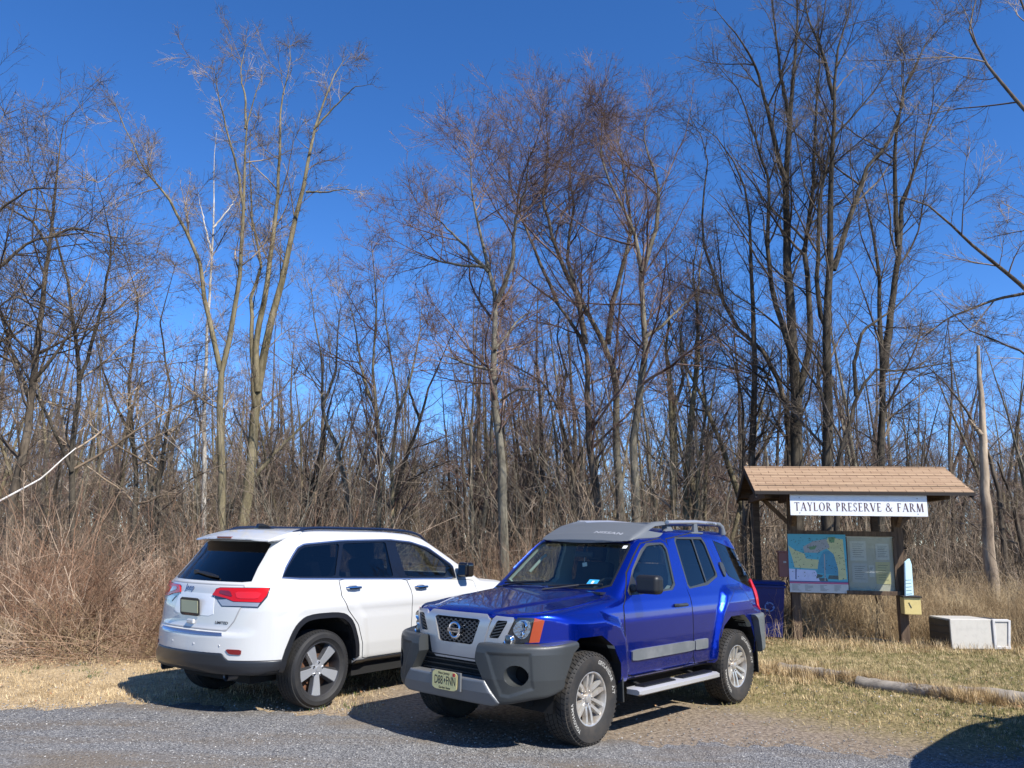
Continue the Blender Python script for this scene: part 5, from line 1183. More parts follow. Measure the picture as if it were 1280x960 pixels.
trace('bare_tree',18,[(D_((615,840),(605,480),(590,330),(575,180),(585,0))+C_((590,730),(560,620),(530,520),(500,330),(500,200)),7.5,.8),(C_((590,740),(640,620),(650,470),(690,340),(700,200)),3.6,.7),(C_((560,640),(470,540),(400,470),(330,430)),2.4,.5),(C_((585,900),(660,800),(720,760)),2.0,.6),(D_((580,170),(500,150),(420,120),(380,60)),2.2,.5),(C_((560,620),(480,620),(380,600),(270,565)),2.2,.5),(D_((600,270),(660,230),(740,240)),1.8,.5)],'bark_grey','twig_red','straight grey trunk standing in front of the wood, above the blue bonnet',1.5,9,fine=2.1,limbs=2.0,reach=1.15,wide=.85,lo_t=.35)
trace('bare_tree',22,[(D_((940,720),(900,420),(890,250),(897,120))+C_((860,840),(790,740),(690,670),(620,610)),7,1.0),(C_((885,880),(860,720),(800,600),(740,400),(760,250),(755,100)),4,.7),(C_((790,740),(730,600),(680,480),(640,380),(620,250)),2.6,.6)],'bark_brown','twig_red','arching red budded tree behind the blue roof rack, leaning left',1.5,10,fine=2.1,limbs=2.0,reach=1.15,wide=.85,lo_t=.35)
trace('bare_tree',23,[(D_((1010,720),(985,400),(990,200),(965,110))+C_((900,790),(830,650),(815,560),(850,460),(830,300),(850,150)),6.5,.8),(C_((960,880),(975,740),(1000,660),(1040,500),(1010,300),(980,120)),4,.7)],'bark_grey','twig_red','maple with dark forked limbs directly above the blue SUV',1.5,11,fine=2.1,limbs=2.0,reach=1.15,wide=.85,lo_t=.35)
trace('bare_tree',21,[(D_((1055,740),(1045,400),(1065,250),(1088,100),(1078,0))+C_((1070,600),(1040,480),(980,380),(930,250),(950,80)),7,.8),(C_((1075,640),(1120,500),(1130,360),(1080,200),(1090,90)),3.6,.7),(C_((1080,860),(1140,820),(1210,750),(1260,700)),2.6,.7)],'bark_grey','twig_red','pale grey maple above the blue SUV roof rail',1.5,12,fine=2.1,limbs=2.0,reach=1.15,wide=.85,lo_t=.35)
trace('bare_tree',24,[(D_((880,720),(830,450),(800,300),(740,200),(640,150),(560,80)),4,.8),(D_((800,300),(820,180),(790,60),(800,-60)),2.4,.6)],'bark_brown','twig_dark','low tree arching left over the blue windscreen',.9,13,limbs=1.8,wide=.8)
trace('bare_tree',23,[(D_((1180,720),(1170,300),(1150,100),(1170,-60),(1150,-250)),5,.8),(D_((1172,330),(1210,200),(1200,60),(1220,-100)),2.6,.6)],'bark_olive','twig_grey','olive trunk just right of the roof rail end',.9,14,limbs=1.8,wide=.8)
trace('bare_tree',23,[(D_((1215,740),(1230,400),(1250,200),(1262,0),(1240,-160),(1270,-330)),5.4,.9),(D_((1250,720),(1265,450),(1290,300),(1270,120)),4.4,1.2)],'bark_olive','twig_grey','pair of close olive trunks left of the notice board roof',.9,15,limbs=1.8,wide=.8)
trace('bare_tree',21,[(F_((520,1120),(522,745),(520,500),(505,300),(490,100))+E_((488,800),(485,600),(500,400),(510,250),(530,50),(520,-120)),9.5,1.4),
  (E_((490,620),(455,500),(430,390),(395,250),(365,180),(300,90),(240,20)),4,.8),(E_((500,420),(470,250),(450,100),(430,-60)),3,.9),(F_((515,400),(460,250),(430,100),(425,0))+E_((430,600),(370,420),(330,300),(240,200)),4,.8),(F_((530,520),(570,330),(560,150),(545,20))+E_((560,760),(580,600),(585,380),(600,200),(590,0)),4.5,1.0)],'bark_dark','twig_dark','tallest thick trunk rising behind the notice board roof ridge',1.05,16,limbs=1.9,reach=1.05,wide=.65,lo_t=.22)
trace('bare_tree',20,[(F_((625,1120),(625,745),(628,450),(620,300),(632,150))+E_((632,720),(640,500),(650,350),(645,200),(690,60),(720,-60)),8.5,1.2),
  (E_((645,900),(700,720),(760,550),(830,480),(880,330),(880,200)),4,.7),(F_((630,310),(600,260),(590,150))+E_((600,640),(640,460),(700,400),(790,290),(880,150)),3.4,.8),(F_((625,560),(590,480),(600,330)),3,1.2),(E_((645,330),(610,180),(560,60),(540,-60)),3,.9)],'bark_dark','twig_dark','dark many limbed tree behind the middle of the notice board',1.05,17,limbs=1.9,reach=1.05,wide=.65,lo_t=.22)
trace('bare_tree',21,[(F_((800,1120),(802,745),(812,450),(800,300),(798,100),(782,0))+E_((770,760),(750,650),(690,520)),6.5,1.2),
  (F_((812,440),(835,250),(862,40))+E_((870,680),(905,600),(960,430),(1000,350),(1070,280)),5,.7),(E_((860,820),(850,640),(850,480),(880,300),(950,150),(1030,60)),3.4,.7)],'bark_dark','twig_dark','slim dark twin tree behind the right end of the notice board roof',1.05,18,limbs=1.9,reach=1.05,wide=.65,lo_t=.22)
trace('bare_tree',22,[(F_((500,1100),(500,740),(488,550),(440,400),(300,270),(240,100),(200,-20))+E_((230,500),(160,380)),5,.9),(F_((380,1100),(372,745),(382,450),(375,200),(368,0))+E_((365,700),(330,560),(250,450),(180,400)),6,.9),(F_((350,1050),(345,735),(345,550),(310,390),(260,230)),3.4,1)],'bark_brown','twig_dark','spreading trunks behind the left end of the notice board roof',1.05,19,limbs=1.9,reach=1.05,wide=.65,lo_t=.22)
trace('bare_tree',19,[(F_((660,1100),(655,735),(700,620),(725,520),(780,425),(860,440),(1000,412),(1100,400)),4.6,1.0),(F_((720,520),(715,400),(740,300),(850,230),(960,110)),2.8,.8)],'bark_dark','twig_dark','low forked tree sending a long limb right behind the board',.9,20,limbs=1.8,wide=.8)
trace('bare_tree',25,[(F_((345,900),(260,650),(212,540),(180,470),(130,380),(80,200)),4,.9),(F_((190,900),(160,745),(170,600),(195,400),(190,200),(210,0)),5,1),(F_((110,900),(120,745),(115,600),(100,430),(60,250)),4,1)],'bark_olive','twig_red','group of thin trunks between the roof rail and the notice board',.9,21,limbs=1.8,wide=.8)
# right-hand trees
trace('bare_tree',15,[(pz((0,0),1,[(1370,720),(1360,400),(1340,200),(1300,60),(1260,-40)]),10,2),(pz((0,0),1,[(1345,420),(1280,360),(1220,310),(1160,255),(1100,240)]),3.6,.8),(pz((0,0),1,[(1340,200),(1290,150),(1240,90),(1210,40),(1228,-40)]),3.2,.8),(pz((0,0),1,[(1350,330),(1290,365),(1240,375),(1180,400),(1120,450)]),3.0,.7),(pz((0,0),1,[(1360,520),(1280,440),(1215,415),(1160,360)]),2.2,.7)],'bark_brown','twig_grey','large tree outside the right edge reaching pale limbs across',.6,22)
trace('bare_tree',23,[(F_((1215,1100),(1200,850),(1160,700),(1085,560),(1000,460),(900,370)),4.2,.8),(F_((1280,1060),(1240,860),(1190,740)),5,3)],'bark_brown','twig_grey','slanting tree behind the snapped snag',.6,23)
SN=[(F_((1170,1100),(1152,850),(1142,620),(1136,500),(1124,352)),8.6,6.5,.1),(F_((1140,650),(1118,625),(1100,600)),3.4,3.0,.1)]
trace('snag',19,SN,'bark_snag','twig_grey','dead snag with a snapped top and peeling pale bark',.06,24,reach=.25,fine=.5)
# ---- forest behind: six kinds, many individuals
def generic(seed,H,ns,spread,dens,lean=.1):
    g=np.random.default_rng(seed); S=[];Rr=[]; n=14
    for i in range(ns):
        a=g.uniform(0,2*PI); d=np.array([math.cos(a)*spread*g.random(),math.sin(a)*spread*g.random(),1.]); h=H*g.uniform(.75,1); p=np.array([0,0,-.2])+np.array([math.cos(a),math.sin(a),0])*.12*(ns>1); P=[p]
        d/=np.linalg.norm(d)
        for k in range(n-1): d=d+np.array([0,0,.03])+g.normal(0,.045,3); d/=np.linalg.norm(d); P.append(P[-1]+d*h/(n-1))
        S.append(P); Rr.append((.04+.96*(1-np.linspace(0,1,n))**.95)*H*.0098*(1 if i==0 else .8))
    S=np.array(S);Rr=np.array(Rr); Rr[:,0]*=1.3; tot=np.linalg.norm(np.diff(S,axis=1),axis=2).sum()
    return tree_mesh(S,Rr,g,dens,.0042,6,reach=H/13,fine=.95,lo_t=.2,wide=.95,limbs=1.3)
PROTO=[]
for i,(H_,ns,sp,de,bm,tm) in enumerate([(13,1,.1,1.3,'bark_grey','twig_grey'),(15,2,.35,.85,'bark_brown','twig_red'),(11,3,.5,.8,'bark_olive','twig_tan'),(14,1,.2,1.3,'bark_brown','twig_red'),(9,3,.6,.9,'bark_dark','twig_dark'),(12,2,.3,1.0,'bark_grey','twig_red')]):
    tr,cr=generic(300+i,H_,ns,sp,de)
    PROTO.append((np_mesh('trunk',tr[0],tr[1],None,True),np_mesh('crown',cr[0],cr[1],None,True)))
    PROTO[-1][0].materials.append(MATS[bm]); PROTO[-1][1].materials.append(MATS[tm])
# thicket proto: many thin stems
def thicket(seed,n,Hh,rad):
    g=np.random.default_rng(seed); a=g.uniform(0,2*PI,n); r=rad*np.sqrt(g.random(n)); b=np.stack([r*np.cos(a),r*np.sin(a),np.full(n,-.05)],1); th=np.abs(g.normal(0,.45,n)); d=np.stack([np.cos(a)*np.sin(th),np.sin(a)*np.sin(th),np.cos(th)],1)
    L=g.uniform(.4,1,n)*Hh; m=7; P=[b]
    for k in range(m-1): d=d+g.normal(0,.13,(n,3))+np.array([0,0,-.06]); d/=np.linalg.norm(d,axis=1)[:,None]; P.append(P[-1]+d*(L/(m-1))[:,None])
    P=np.stack(P,1); Rr=np.outer(g.uniform(.004,.016,n),np.linspace(1,.3,m)); s1=tubes(P,Rr,4)
    Q,q=spawn(P,Rr,n*7,.2,1,.45,.75,.02,5,.7,g,.16); q=np.maximum(q,.0022); v2,f2=tubes(Q,q,3)
    Q3,q3=spawn(Q,q,n*14,.1,1,.4,.7,.02,3,.7,g,.16,absl=(.12,.5)); q3=np.clip(q3,.0015,.003); v3,f3=tubes(Q3,q3,3)
    return s1,(np.vstack([v2,v3]),np.vstack([f2,f3+len(v2)]))
THK=[]
for i,(n_,h_,r_,bm,tm) in enumerate([(16,3.6,1.1,'bark_brown','twig_tan'),(22,2.8,1.3,'bark_dark','twig_dark'),(14,4.6,1.0,'bark_grey','twig_grey')]):
    s1,s2=thicket(500+i,n_,h_,r_); THK.append((np_mesh('stem',s1[0],s1[1],None,True),np_mesh('twigs',s2[0],s2[1],None,True))); THK[-1][0].materials.append(MATS[bm]); THK[-1][1].materials.append(MATS[tm])
g=np.random.default_rng(91)
FL=['straight grey tree in the wood behind','red budded twin stemmed tree in the wood','small olive barked tree in the wood','tall brown tree with reddish twigs in the wood','low dark branching tree in the wood','grey barked tree with red buds in the wood']
def skyline(px):   # how high the tree tops stand in the photo, in degrees-like slope, along the picture
    return np.interp(px,[0,130,240,330,420,470,560,640,800,900,1280],[.40,.36,.31,.33,.31,.28,.36,.40,.42,.42,.40])
cnt=0
for k in range(2000):
    if cnt>=270: break
    y=24+56*g.random()**1.35; x=g.uniform(-.84,.84)*y
    px=640+FPX*x/y*.98; i=int(g.integers(0,6)); H0=[13,15,11,14,9,12][i]
    top=skyline(px)*g.uniform(.45,1.0)*y+1.7; s_=np.clip(top/H0,.45,1.7)
    t=thing('forest_tree',FL[i]+' ('+('left' if px<470 else 'middle' if px<880 else 'right')+' of the picture)','tree',(x,y,float(zg(x,y))),g.uniform(0,2*PI),'bare forest trees behind the cars, '+FL[i].split(' in ')[0]); t.scale=(s_*g.uniform(.85,1.1),)*2+(s_,)
    where='left of the white SUV' if px<180 else 'above the white SUV' if px<560 else 'above the blue SUV' if px<900 else 'behind the notice board' if px<1170 else 'right of the notice board'
    t['label']=('nearer ' if y<38 else 'midway ' if y<55 else 'far ')+FL[i].replace('grey barked tree with red buds','grey barked red budded tree').replace('tall brown tree with reddish twigs','tall brown reddish twigged tree').replace('red budded twin stemmed tree','twin stemmed red budded tree').replace('in the wood behind','in the wood').replace('in the wood',where)
    for nm,me in zip(('trunk','crown'),PROTO[i]): o=bpy.data.objects.new(nm,me); COL.objects.link(o); o.parent=t
    cnt+=1
TL=['tan thicket of thin shrub stems at the wood edge','dark low thicket at the wood edge','tall grey sapling clump at the wood edge']
cnt=0
for k in range(900):
    if cnt>=110: break
    y=g.uniform(16,34); x=g.uniform(-.72,.72)*y
    if y<brushline(x)+3.0: continue
    if 3.8<x<9.5 and y<18.2: continue
    px=640+FPX*x/y; where='left of the white SUV' if px<180 else 'behind the white SUV' if px<560 else 'behind the blue SUV' if px<900 else 'behind the notice board' if px<1170 else 'right of the notice board'
    i=int(g.integers(0,3)); t=thing('shrub',TL[i],'shrub',(x,y,float(zg(x,y))),g.uniform(0,2*PI),'shrubs, '+TL[i]); t.scale=(g.uniform(.7,1.2),)*3
    t['label']=TL[i].replace('at the wood edge',where+(', in front' if y<24 else ', deeper in'))
    for nm,me in zip(('stem','twigs'),THK[i]): o=bpy.data.objects.new(nm,me); COL.objects.link(o); o.parent=t
    cnt+=1
ORD=['first','second','third','fourth','fifth','sixth','seventh','eighth','ninth','tenth','eleventh','twelfth']
byl={}
for o in S.objects:
    if o.parent is None and o.name.startswith(('forest_tree','shrub')): byl.setdefault(o['label'],[]).append(o)
for l,os_ in byl.items():
    if len(os_)>1:
        os_.sort(key=lambda o:o.location.x/o.location.y)
        for k,o in enumerate(os_[:12]): o['label']=l+', '+ORD[k]+' from left'
# far wood: one mass of trunks and twigs
def far_wood():
    g=np.random.default_rng(9); n=1300; y=g.uniform(85,135,n); x=g.uniform(-1.15,1.15,n)*y; H=g.uniform(8,15,n); m=7
    P=np.stack([np.stack([x+g.normal(0,.12,n)*k,y+g.normal(0,.12,n)*k,H*k/(m-1)-.2],1) for k in range(m)],1); Rr=np.outer(g.uniform(.07,.18,n),np.linspace(1,.15,m)); a=tubes(P,Rr,4)
    Q,q=spawn(P,Rr,16000,.08,1,.34,.7,.08,5,.5,g,.14); q=np.maximum(q,.012); b=tubes(Q,q,3); Z,z=spawn(Q,q,140000,.1,1,.45,.6,.04,3,.6,g,.14); z=np.maximum(z,.011); c=tubes(Z,z,3)
    V=np.vstack([a[0],b[0],c[0]]);F=np.vstack([a[1],b[1]+len(a[0]),c[1]+len(a[0])+len(b[0])]); return V,F
V,F=far_wood(); tag(link('distant_wood',np_mesh('distant_wood',V,F,None,True),None,['twig_dark']),'grey brown mass of far bare woodland','woodland',kind='stuff')
# undergrowth: (tall tangle deeper in)
# undergrowth: brambles and dead vines, tall dry grass
def bramble(n,xr,yr,h0,h1,seed,fn,r=.003,lean=.7,droop=-.10,side=3):
    g=np.random.default_rng(seed); x=g.uniform(*xr,n);y=g.uniform(*yr,n);k=fn(x,y,g);x,y=x[k],y[k];n=len(x); th=np.abs(g.normal(0,lean,n)).clip(0,1.35);a=g.uniform(0,2*PI,n); d=np.stack([np.cos(a)*np.sin(th),np.sin(a)*np.sin(th),np.cos(th)],1); L=g.uniform(h0,h1,n)*(.45+.75*np.clip(.5+.5*np.sin(x*.9+1.7*np.sin(y*.8+x*.37))+.3*np.sin(x*2.3+y*1.9),0,1.2)); m=7; P=[np.stack([x,y,zg(x,y)],1)]
    for k in range(m-1): d=d+g.normal(0,.12,(n,3))+np.array([0,0,droop]); d/=np.linalg.norm(d,axis=1)[:,None]; p=P[-1]+d*(L/(m-1))[:,None]; p[:,2]=np.maximum(p[:,2],.02); P.append(p)
    P=np.stack(P,1); Rr=np.outer(g.uniform(.6,1.5,n)*r,np.linspace(1,.4,m)); a_=tubes(P,Rr,3)
    if not side: return a_
    Q,q=spawn(P,Rr,n*side,.25,1,.4,.8,-.03,4,.8,g,.2,absl=(.1,.45)); q=np.clip(q,.0012,r); b_=tubes(Q,q,3); return np.vstack([a_[0],b_[0]]),np.vstack([a_[1],b_[1]+len(a_[0])])
bl=lambda o:(lambda x,y,g: infrust(x,y,1)&(y>brushline(x)+o+g.normal(0,.25,len(x)))&(g.random(len(x))<.75+.25*np.sin(x*2.1)*np.sin(y*1.3)))
stuff('brambles',[bramble(17000,(-13,.5),(11.4,19),.45,1.75,61,bl(.15),.0032,.95,-.13,3),bramble(300,(-11,-1),(11.8,15),1.2,2.6,66,bl(.3),.008,1.0,-.12,4),bramble(5200,(-12,-.5),(11,14.5),.7,2.0,68,bl(-.15),.004,1.25,-.10,2),bramble(5000,(-10,5),(15,24),.8,2.1,62,bl(1.2),.004,.6,-.08,3)],'bramble_mat','tangle of reddish tan dead brambles along the left wood edge','brambles')
stuff('tall_dry_grass',[bramble(34000,(4.6,17),(14.9,20),.3,1.0,63,lambda x,y,g:infrust(x,y,3.5)&(y>14.9+g.random(len(x))*1.0),.0022,.35,-.05,1),bramble(7000,(-1,6),(14.5,20),.3,1.0,64,bl(.2),.0025,.45,-.06,2),bramble(9000,(-12,-3),(11.6,14),.1,.6,65,bl(-.2),.0022,.9,-.1,1)],'tall_grass_mat','tall dry brown grass behind the notice board','grass')

stuff('woodland_tangle',[bramble(17000,(-34,34),(19,46),1.6,5.2,67,lambda x,y,g:(np.abs(x)<.85*y)&(y>brushline(x)+5),.0075,.55,-.05,4)],'twig_tan','waist to head high tangle of bare stems filling the wood between trunks','undergrowth')

stuff('collapsed_canes',[bramble(4200,(-12,-.5),(11,15.5),.8,2.2,69,bl(-.05),.0042,1.2,-.12,2)],'russet_cane','collapsed russet canes lying at the front of the brush','brambles')
# ================================================================ notice board and small things
def wood(name,a,b_,st=(1,1,.12),sc=14): mat(name,a,rough=.8,spec=.25,noise=(b_,sc,6,.35,.65),bump=.003,bscale=30,stretch=st)
wood('post_wood',(.075,.050,.034),(.17,.115,.075)); wood('beam_wood',(.055,.038,.028),(.12,.085,.058),(.12,1,1)); wood('log_wood',(.16,.14,.115),(.34,.30,.25),(.2,1,1),9)
mat('eave_dark',(.02,.015,.013),rough=.8); mat('sign_white',(.74,.75,.77),rough=.35,noise=((.62,.63,.64),6,4,.5,.8)); mat('sign_ink',(.075,.03,.03),rough=.5)
def shingle(n,L,b):
    tc=n.new('ShaderNodeTexCoord').outputs['Object']; sp=n.new('ShaderNodeSeparateXYZ'); L.new(tc,sp.inputs[0]); cb=n.new('ShaderNodeCombineXYZ'); L.new(sp.outputs[0],cb.inputs[0])
    L.new(mth(n,L,'MULTIPLY',mth(n,L,'ABSOLUTE',sp.outputs[1],0),1.12),cb.inputs[1])
    br=n.new('ShaderNodeTexBrick'); br.inputs['Scale'].default_value=1; br.inputs['Brick Width'].default_value=.30; br.inputs['Row Height'].default_value=.125; br.inputs['Mortar Size'].default_value=.007
    br.inputs['Color1'].default_value=(.38,.262,.168,1); br.inputs['Color2'].default_value=(.315,.21,.135,1); br.inputs['Mortar'].default_value=(.12,.075,.05,1); L.new(cb.outputs[0],br.inputs['Vector'])
    nz=noise(n,L,tc,3,5,.6); c=mixc(n,L,mrange(n,L,nz,.35,.7,0,.5),br.outputs[0],ramp(n,L,noise(n,L,tc,130,2,.6),[(.35,(.24,.155,.10)),(.65,(.50,.36,.24))])); L.new(c,b.inputs['Base Color']); b.inputs['Roughness'].default_value=.95; b.inputs['Specular IOR Level'].default_value=.1
    bp=n.new('ShaderNodeBump'); bp.inputs['Distance'].default_value=.004; L.new(noise(n,L,tc,150,2,.6),bp.inputs['Height']); L.new(bp.outputs[0],b.inputs['Normal'])
pos_mat('shingles',shingle)
for nm,c in (('map_water',(.10,.42,.52)),('map_land',(.60,.60,.30)),('map_deep',(.08,.30,.42)),('map_lilac',(.62,.66,.85)),('map_grey',(.10,.13,.12)),('map_sand',(.36,.37,.36)),('map_pink',(.55,.12,.22)),('map_navy',(.07,.10,.25)),('map_line',(.05,.07,.06)),('map_green',(.16,.30,.14)),('case_back',(.58,.56,.46)),('paper_grey',(.70,.70,.64)),('paper_yellow',(.68,.62,.34)),('paper_pale',(.6,.6,.56)),('red_box',(.20,.075,.06)),('box_yellow',(.62,.50,.20)),('bin_blue',(.004,.012,.12)),('bin_mark',(.10,.18,.42)),('leaflet_blue',(.42,.60,.68)),('fridge_white',(.50,.475,.42)),('fridge_dark',(.045,.042,.038)),('foam_white',(.52,.51,.49))):
    mat(nm,c,rough=.5,noise=(tuple(v*.8 for v in c),8,4,.5,.8))
glass_mat('case_glass',(.96,.97,.95),.12)
KY=15.1; KYAW=R(-8)
def K(u,v,Y): return at(u,v,Y)
kx0,kx1=K(993,730,KY+.13)[0],K(1127,735,KY-.13)[0]; kc=(kx0+kx1)/2
kio=thing('notice_board_shelter','brown wooden notice board shelter with tan shingled roof behind the blue SUV','notice board',(kc,KY,0),KYAW)
def kl(u,v,Y):   # photo pixel at depth -> shelter local
    p=K(u,v,Y); d=p-np.array([kc,KY,0]); c,s=math.cos(-KYAW),math.sin(-KYAW); return np.array([d[0]*c-d[1]*s,d[0]*s+d[1]*c,p[2]])
eF=kl(945,616,14.17); eR=kl(1220,617,13.62); rL=kl(928,583,15.35); rR=kl(1168,582,14.85)
x0=(eF[0]+rL[0])/2; x1=(eR[0]+rR[0])/2+.08; ze=2.60; zr=3.12; dy=1.2; print('KIOSK',eF,eR,rL,rR)
half=(x1-x0)/2; xm=(x0+x1)/2
for sgn in (-1,1):
    m=MB(); nrow=8
    for i in range(nrow):
        a0,a1=i/nrow,(i+1)/nrow; ya,yb=sgn*dy*(1-a0),sgn*dy*(1-a1); za,zb_=ze+(zr-ze)*a0,ze+(zr-ze)*a1
        V=[(x0,ya,za+.022),(x1,ya,za+.022),(x1,yb,zb_+.012),(x0,yb,zb_+.012),(x0,ya,za+.004),(x1,ya,za+.004),(x1,yb,zb_-.004),(x0,yb,zb_-.004)]
        m.add(V,[(0,1,2,3),(7,6,5,4),(0,4,5,1),(1,5,6,2),(3,7,4,0),(2,6,7,3)])
    m.build('roof',['shingles'],kio,recalc=True)
    m=MB(); V=[(x0+.01,sgn*(dy-.01),ze-.0),(x1-.01,sgn*(dy-.01),ze),(x1-.01,0,zr-.008),(x0+.01,0,zr-.008)]; V+=[(a,b,c-.02) for a,b,c in V]
    m.add(V,[(0,1,2,3),(7,6,5,4),(0,4,5,1),(1,5,6,2),(2,6,7,3),(3,7,4,0)]); m.build('roof_deck',['beam_wood'],kio,recalc=True)
    m=MB(); m.box((xm,sgn*(dy+.012),ze-.02),(x1-x0,.02,.055)); m.build('fascia',['eave_dark'],kio)
    for xx in (x0+.02,x1-.02): m=MB(); m.bar((xx,sgn*(dy),ze-.06),(xx,sgn*.02,zr-.06),.12,.035,up=(0,0,1)) if False else m.prism([(sgn*dy,ze-.10),(sgn*dy,ze-.012),(0,zr-.02),(0,zr-.12)],-.018,.018,((xx,0,0),(0,1,0),(0,0,1),(1,0,0))); m.build('barge_board',['eave_dark'],kio,recalc=True)
m=MB(); m.box((xm,0,zr+.008),(x1-x0,.12,.02)); m.build('ridge_cap',['shingles'],kio)
post=[]
lx,rx=kx0-kc,kx1-kc
for xx,yy,top,w_ in ((lx,0,ze+.40,.15),(rx,0,ze+.40,.15)):
    m=MB(); m.box((xx,yy,top/2-.05),(w_,w_,top+.1)); m.build('post',['post_wood'],kio,bevel=.006)
for px_ in ((949,690),(1098,760)):
    q=kl(px_[0],px_[1],16.0); m=MB(); m.box((q[0],.92,1.27),(.12,.12,2.6)); m.build('post',['beam_wood'],kio,bevel=.006)
for xx in (x0+.25,lx,rx,x1-.35):
    m=MB(); m.box((xx,.05,ze-.03),(.09,2.06,.14)); m.build('cross_beam',['beam_wood'],kio,bevel=.004)
for yy in (-.95,.95): m=MB(); m.box((xm,yy,ze+.06),(x1-x0-.1,.06,.13)); m.build('purlin',['beam_wood'],kio)
m=MB(); m.bar((lx-.02,0,ze-.55),(lx-.50,0,ze-.08),.07,.07,up=(0,1,0)); m.build('brace',['post_wood'],kio); m=MB(); m.bar((rx+.02,0,ze-.55),(rx+.50,0,ze-.08),.07,.07,up=(0,1,0)); m.build('brace',['post_wood'],kio)
m=MB(); m.bar((lx,-.04,ze-.55),(lx,-.55,ze-.08),.07,.07,up=(1,0,0)); m.build('brace',['post_wood'],kio); m=MB(); m.bar((rx,-.04,ze-.55),(rx,-.55,ze-.08),.07,.07,up=(1,0,0)); m.build('brace',['post_wood'],kio)
# --- sign with serif lettering
def glyph(ch):
    P=[]; sv=lambda x,y,w=.26: P.append([(x-w/2,y-.018 if y>.5 else y),(x+w/2,y-.018 if y>.5 else y),(x+w/2,y+(.0 if y>.5 else .036)),(x-w/2,y+(.0 if y>.5 else .036))]) if False else P.append([(x-w/2,y),(x+w/2,y),(x+w/2,y+(.04 if y<.5 else -.04)),(x-w/2,y+(.04 if y<.5 else -.04))])
    st=lambda a,b,c,d,w: P.append([(a-w/2,b),(a+w/2,b),(c+w/2,d),(c-w/2,d)])
    br=lambda a,b,y,h=.05: P.append([(a,y-h/2),(b,y-h/2),(b,y+h/2),(a,y+h/2)])
    def arc(cx,cy,rx_,ry,a0,a1,w0=.05,w1=.15,n=20):
        for i in range(n):
            q=[]
            for t in (a0+(a1-a0)*i/n,a0+(a1-a0)*(i+1)/n):
                c,s=math.cos(R(t)),math.sin(R(t)); ww=w0+(w1-w0)*abs(c)**1.3; q.append(((cx+rx_*c,cy+ry*s),(cx+(rx_-ww)*c,cy+(ry-.05)*s)))
            P.append([q[0][0],q[1][0],q[1][1],q[0][1]])
    if ch=='T': st(.36,0,.36,1,.14); sv(.36,0); br(.03,.69,.975,.05); st(.05,.86,.04,.97,.035); st(.67,.86,.68,.97,.035); w=.72
    elif ch=='A': st(.10,0,.38,1,.055); st(.68,0,.40,1,.15); br(.18,.58,.34); sv(.09,0,.2); sv(.68,0,.26); w=.78
    elif ch=='Y': st(.36,.46,.12,1,.14); st(.36,.46,.60,1,.055); st(.36,0,.36,.5,.14); sv(.36,0); sv(.12,1,.26); sv(.60,1,.2); w=.70
    elif ch=='L': st(.16,0,.16,1,.14); sv(.16,0); sv(.16,1); br(.16,.54,.025); st(.54,.0,.56,.16,.035); w=.60
    elif ch=='O': arc(.42,.5,.38,.515,0,360); w=.84
    elif ch in 'RP':
        st(.16,0,.16,1,.14); sv(.16,0); sv(.16,1); arc(.24,.74,.30,.26,-90,90); br(.16,.26,.975); br(.16,.26,.505)
        w=.60
        if ch=='R': st(.66,0,.34,.5,.14); sv(.68,0,.2); w=.74
    elif ch in 'EF':
        st(.16,0,.16,1,.14); sv(.16,0); sv(.16,1); br(.16,.52,.975); br(.16,.42,.52); st(.52,.84,.52,.97,.035); st(.42,.44,.42,.60,.035)
        if ch=='E': br(.16,.54,.025); st(.54,0,.56,.15,.035)
        w=.60
    elif ch=='S': arc(.26,.75,.20,.265,20,270,.05,.12); arc(.26,.26,.22,.275,-160,90,.05,.13); st(.44,.80,.46,.98,.03); st(.05,.02,.06,.22,.03); w=.54
    elif ch=='V': st(.38,0,.10,1,.15); st(.40,0,.66,1,.055); sv(.10,1,.26); sv(.66,1,.2); w=.74
    elif ch=='M': st(.14,0,.18,1,.055); st(.46,0,.20,1,.15); st(.48,0,.74,1,.055); st(.84,0,.78,1,.15); sv(.13,0,.2); sv(.84,0,.26); w=1.0
    elif ch=='&': arc(.34,.77,.18,.24,0,360,.05,.09); arc(.32,.28,.30,.30,60,345,.05,.13); st(.74,.0,.30,.68,.13); st(.62,.12,.74,.44,.05); sv(.76,0,.2); br(.64,.86,.45,.04); w=.9
    else: w=.34
    return P,w
sg=MB(); yS=-dy+.05
sL=kl(988,618,14.05); sR=kl(1158,617,13.8); sB=kl(988,643,14.05); 
sx0,sx1=sL[0],sR[0]; sz1=ze-.045; sz0=sz1-.355
sg.box(((sx0+sx1)/2,yS,(sz0+sz1)/2),(sx1-sx0,.02,sz1-sz0)); sgo=sg.build('name_sign',['sign_white'],kio,bevel=.003)
txt='TAYLOR PRESERVE & FARM'; gl=[glyph(c) for c in txt]; gap=.10; tw_=sum(w for _,w in gl)+gap*(len(gl)-1); hh=(sz1-sz0)*.40; sc_=(sx1-sx0)*.945/tw_; zb_=sz0+(sz1-sz0)*.22; xx=sx0+(sx1-sx0)*.03
m=MB(); kk=0
for (P,w),c_ in zip(gl,txt):
    if c_==' ' and m.n: m.build('sign_word',['sign_ink'],sgo); m=MB()
    for p in P: m.add([(xx+a*sc_,yS-.0125-.0002*(kk%5),zb_+b*hh) for a,b in p],[(0,1,2,3)]); kk+=1
    xx+=(w+gap)*sc_
m.build('sign_word',['sign_ink'],sgo)
for a in (.07,.93):
    for b in (.85,.12): m=MB(); m.lathe([(0,-.004),(.010,-.002),(.010,.002)],10,0,'y',(sx0+(sx1-sx0)*a,yS-.011,sz0+(sz1-sz0)*b)); m.build('screw',['dull_silver'],sgo)
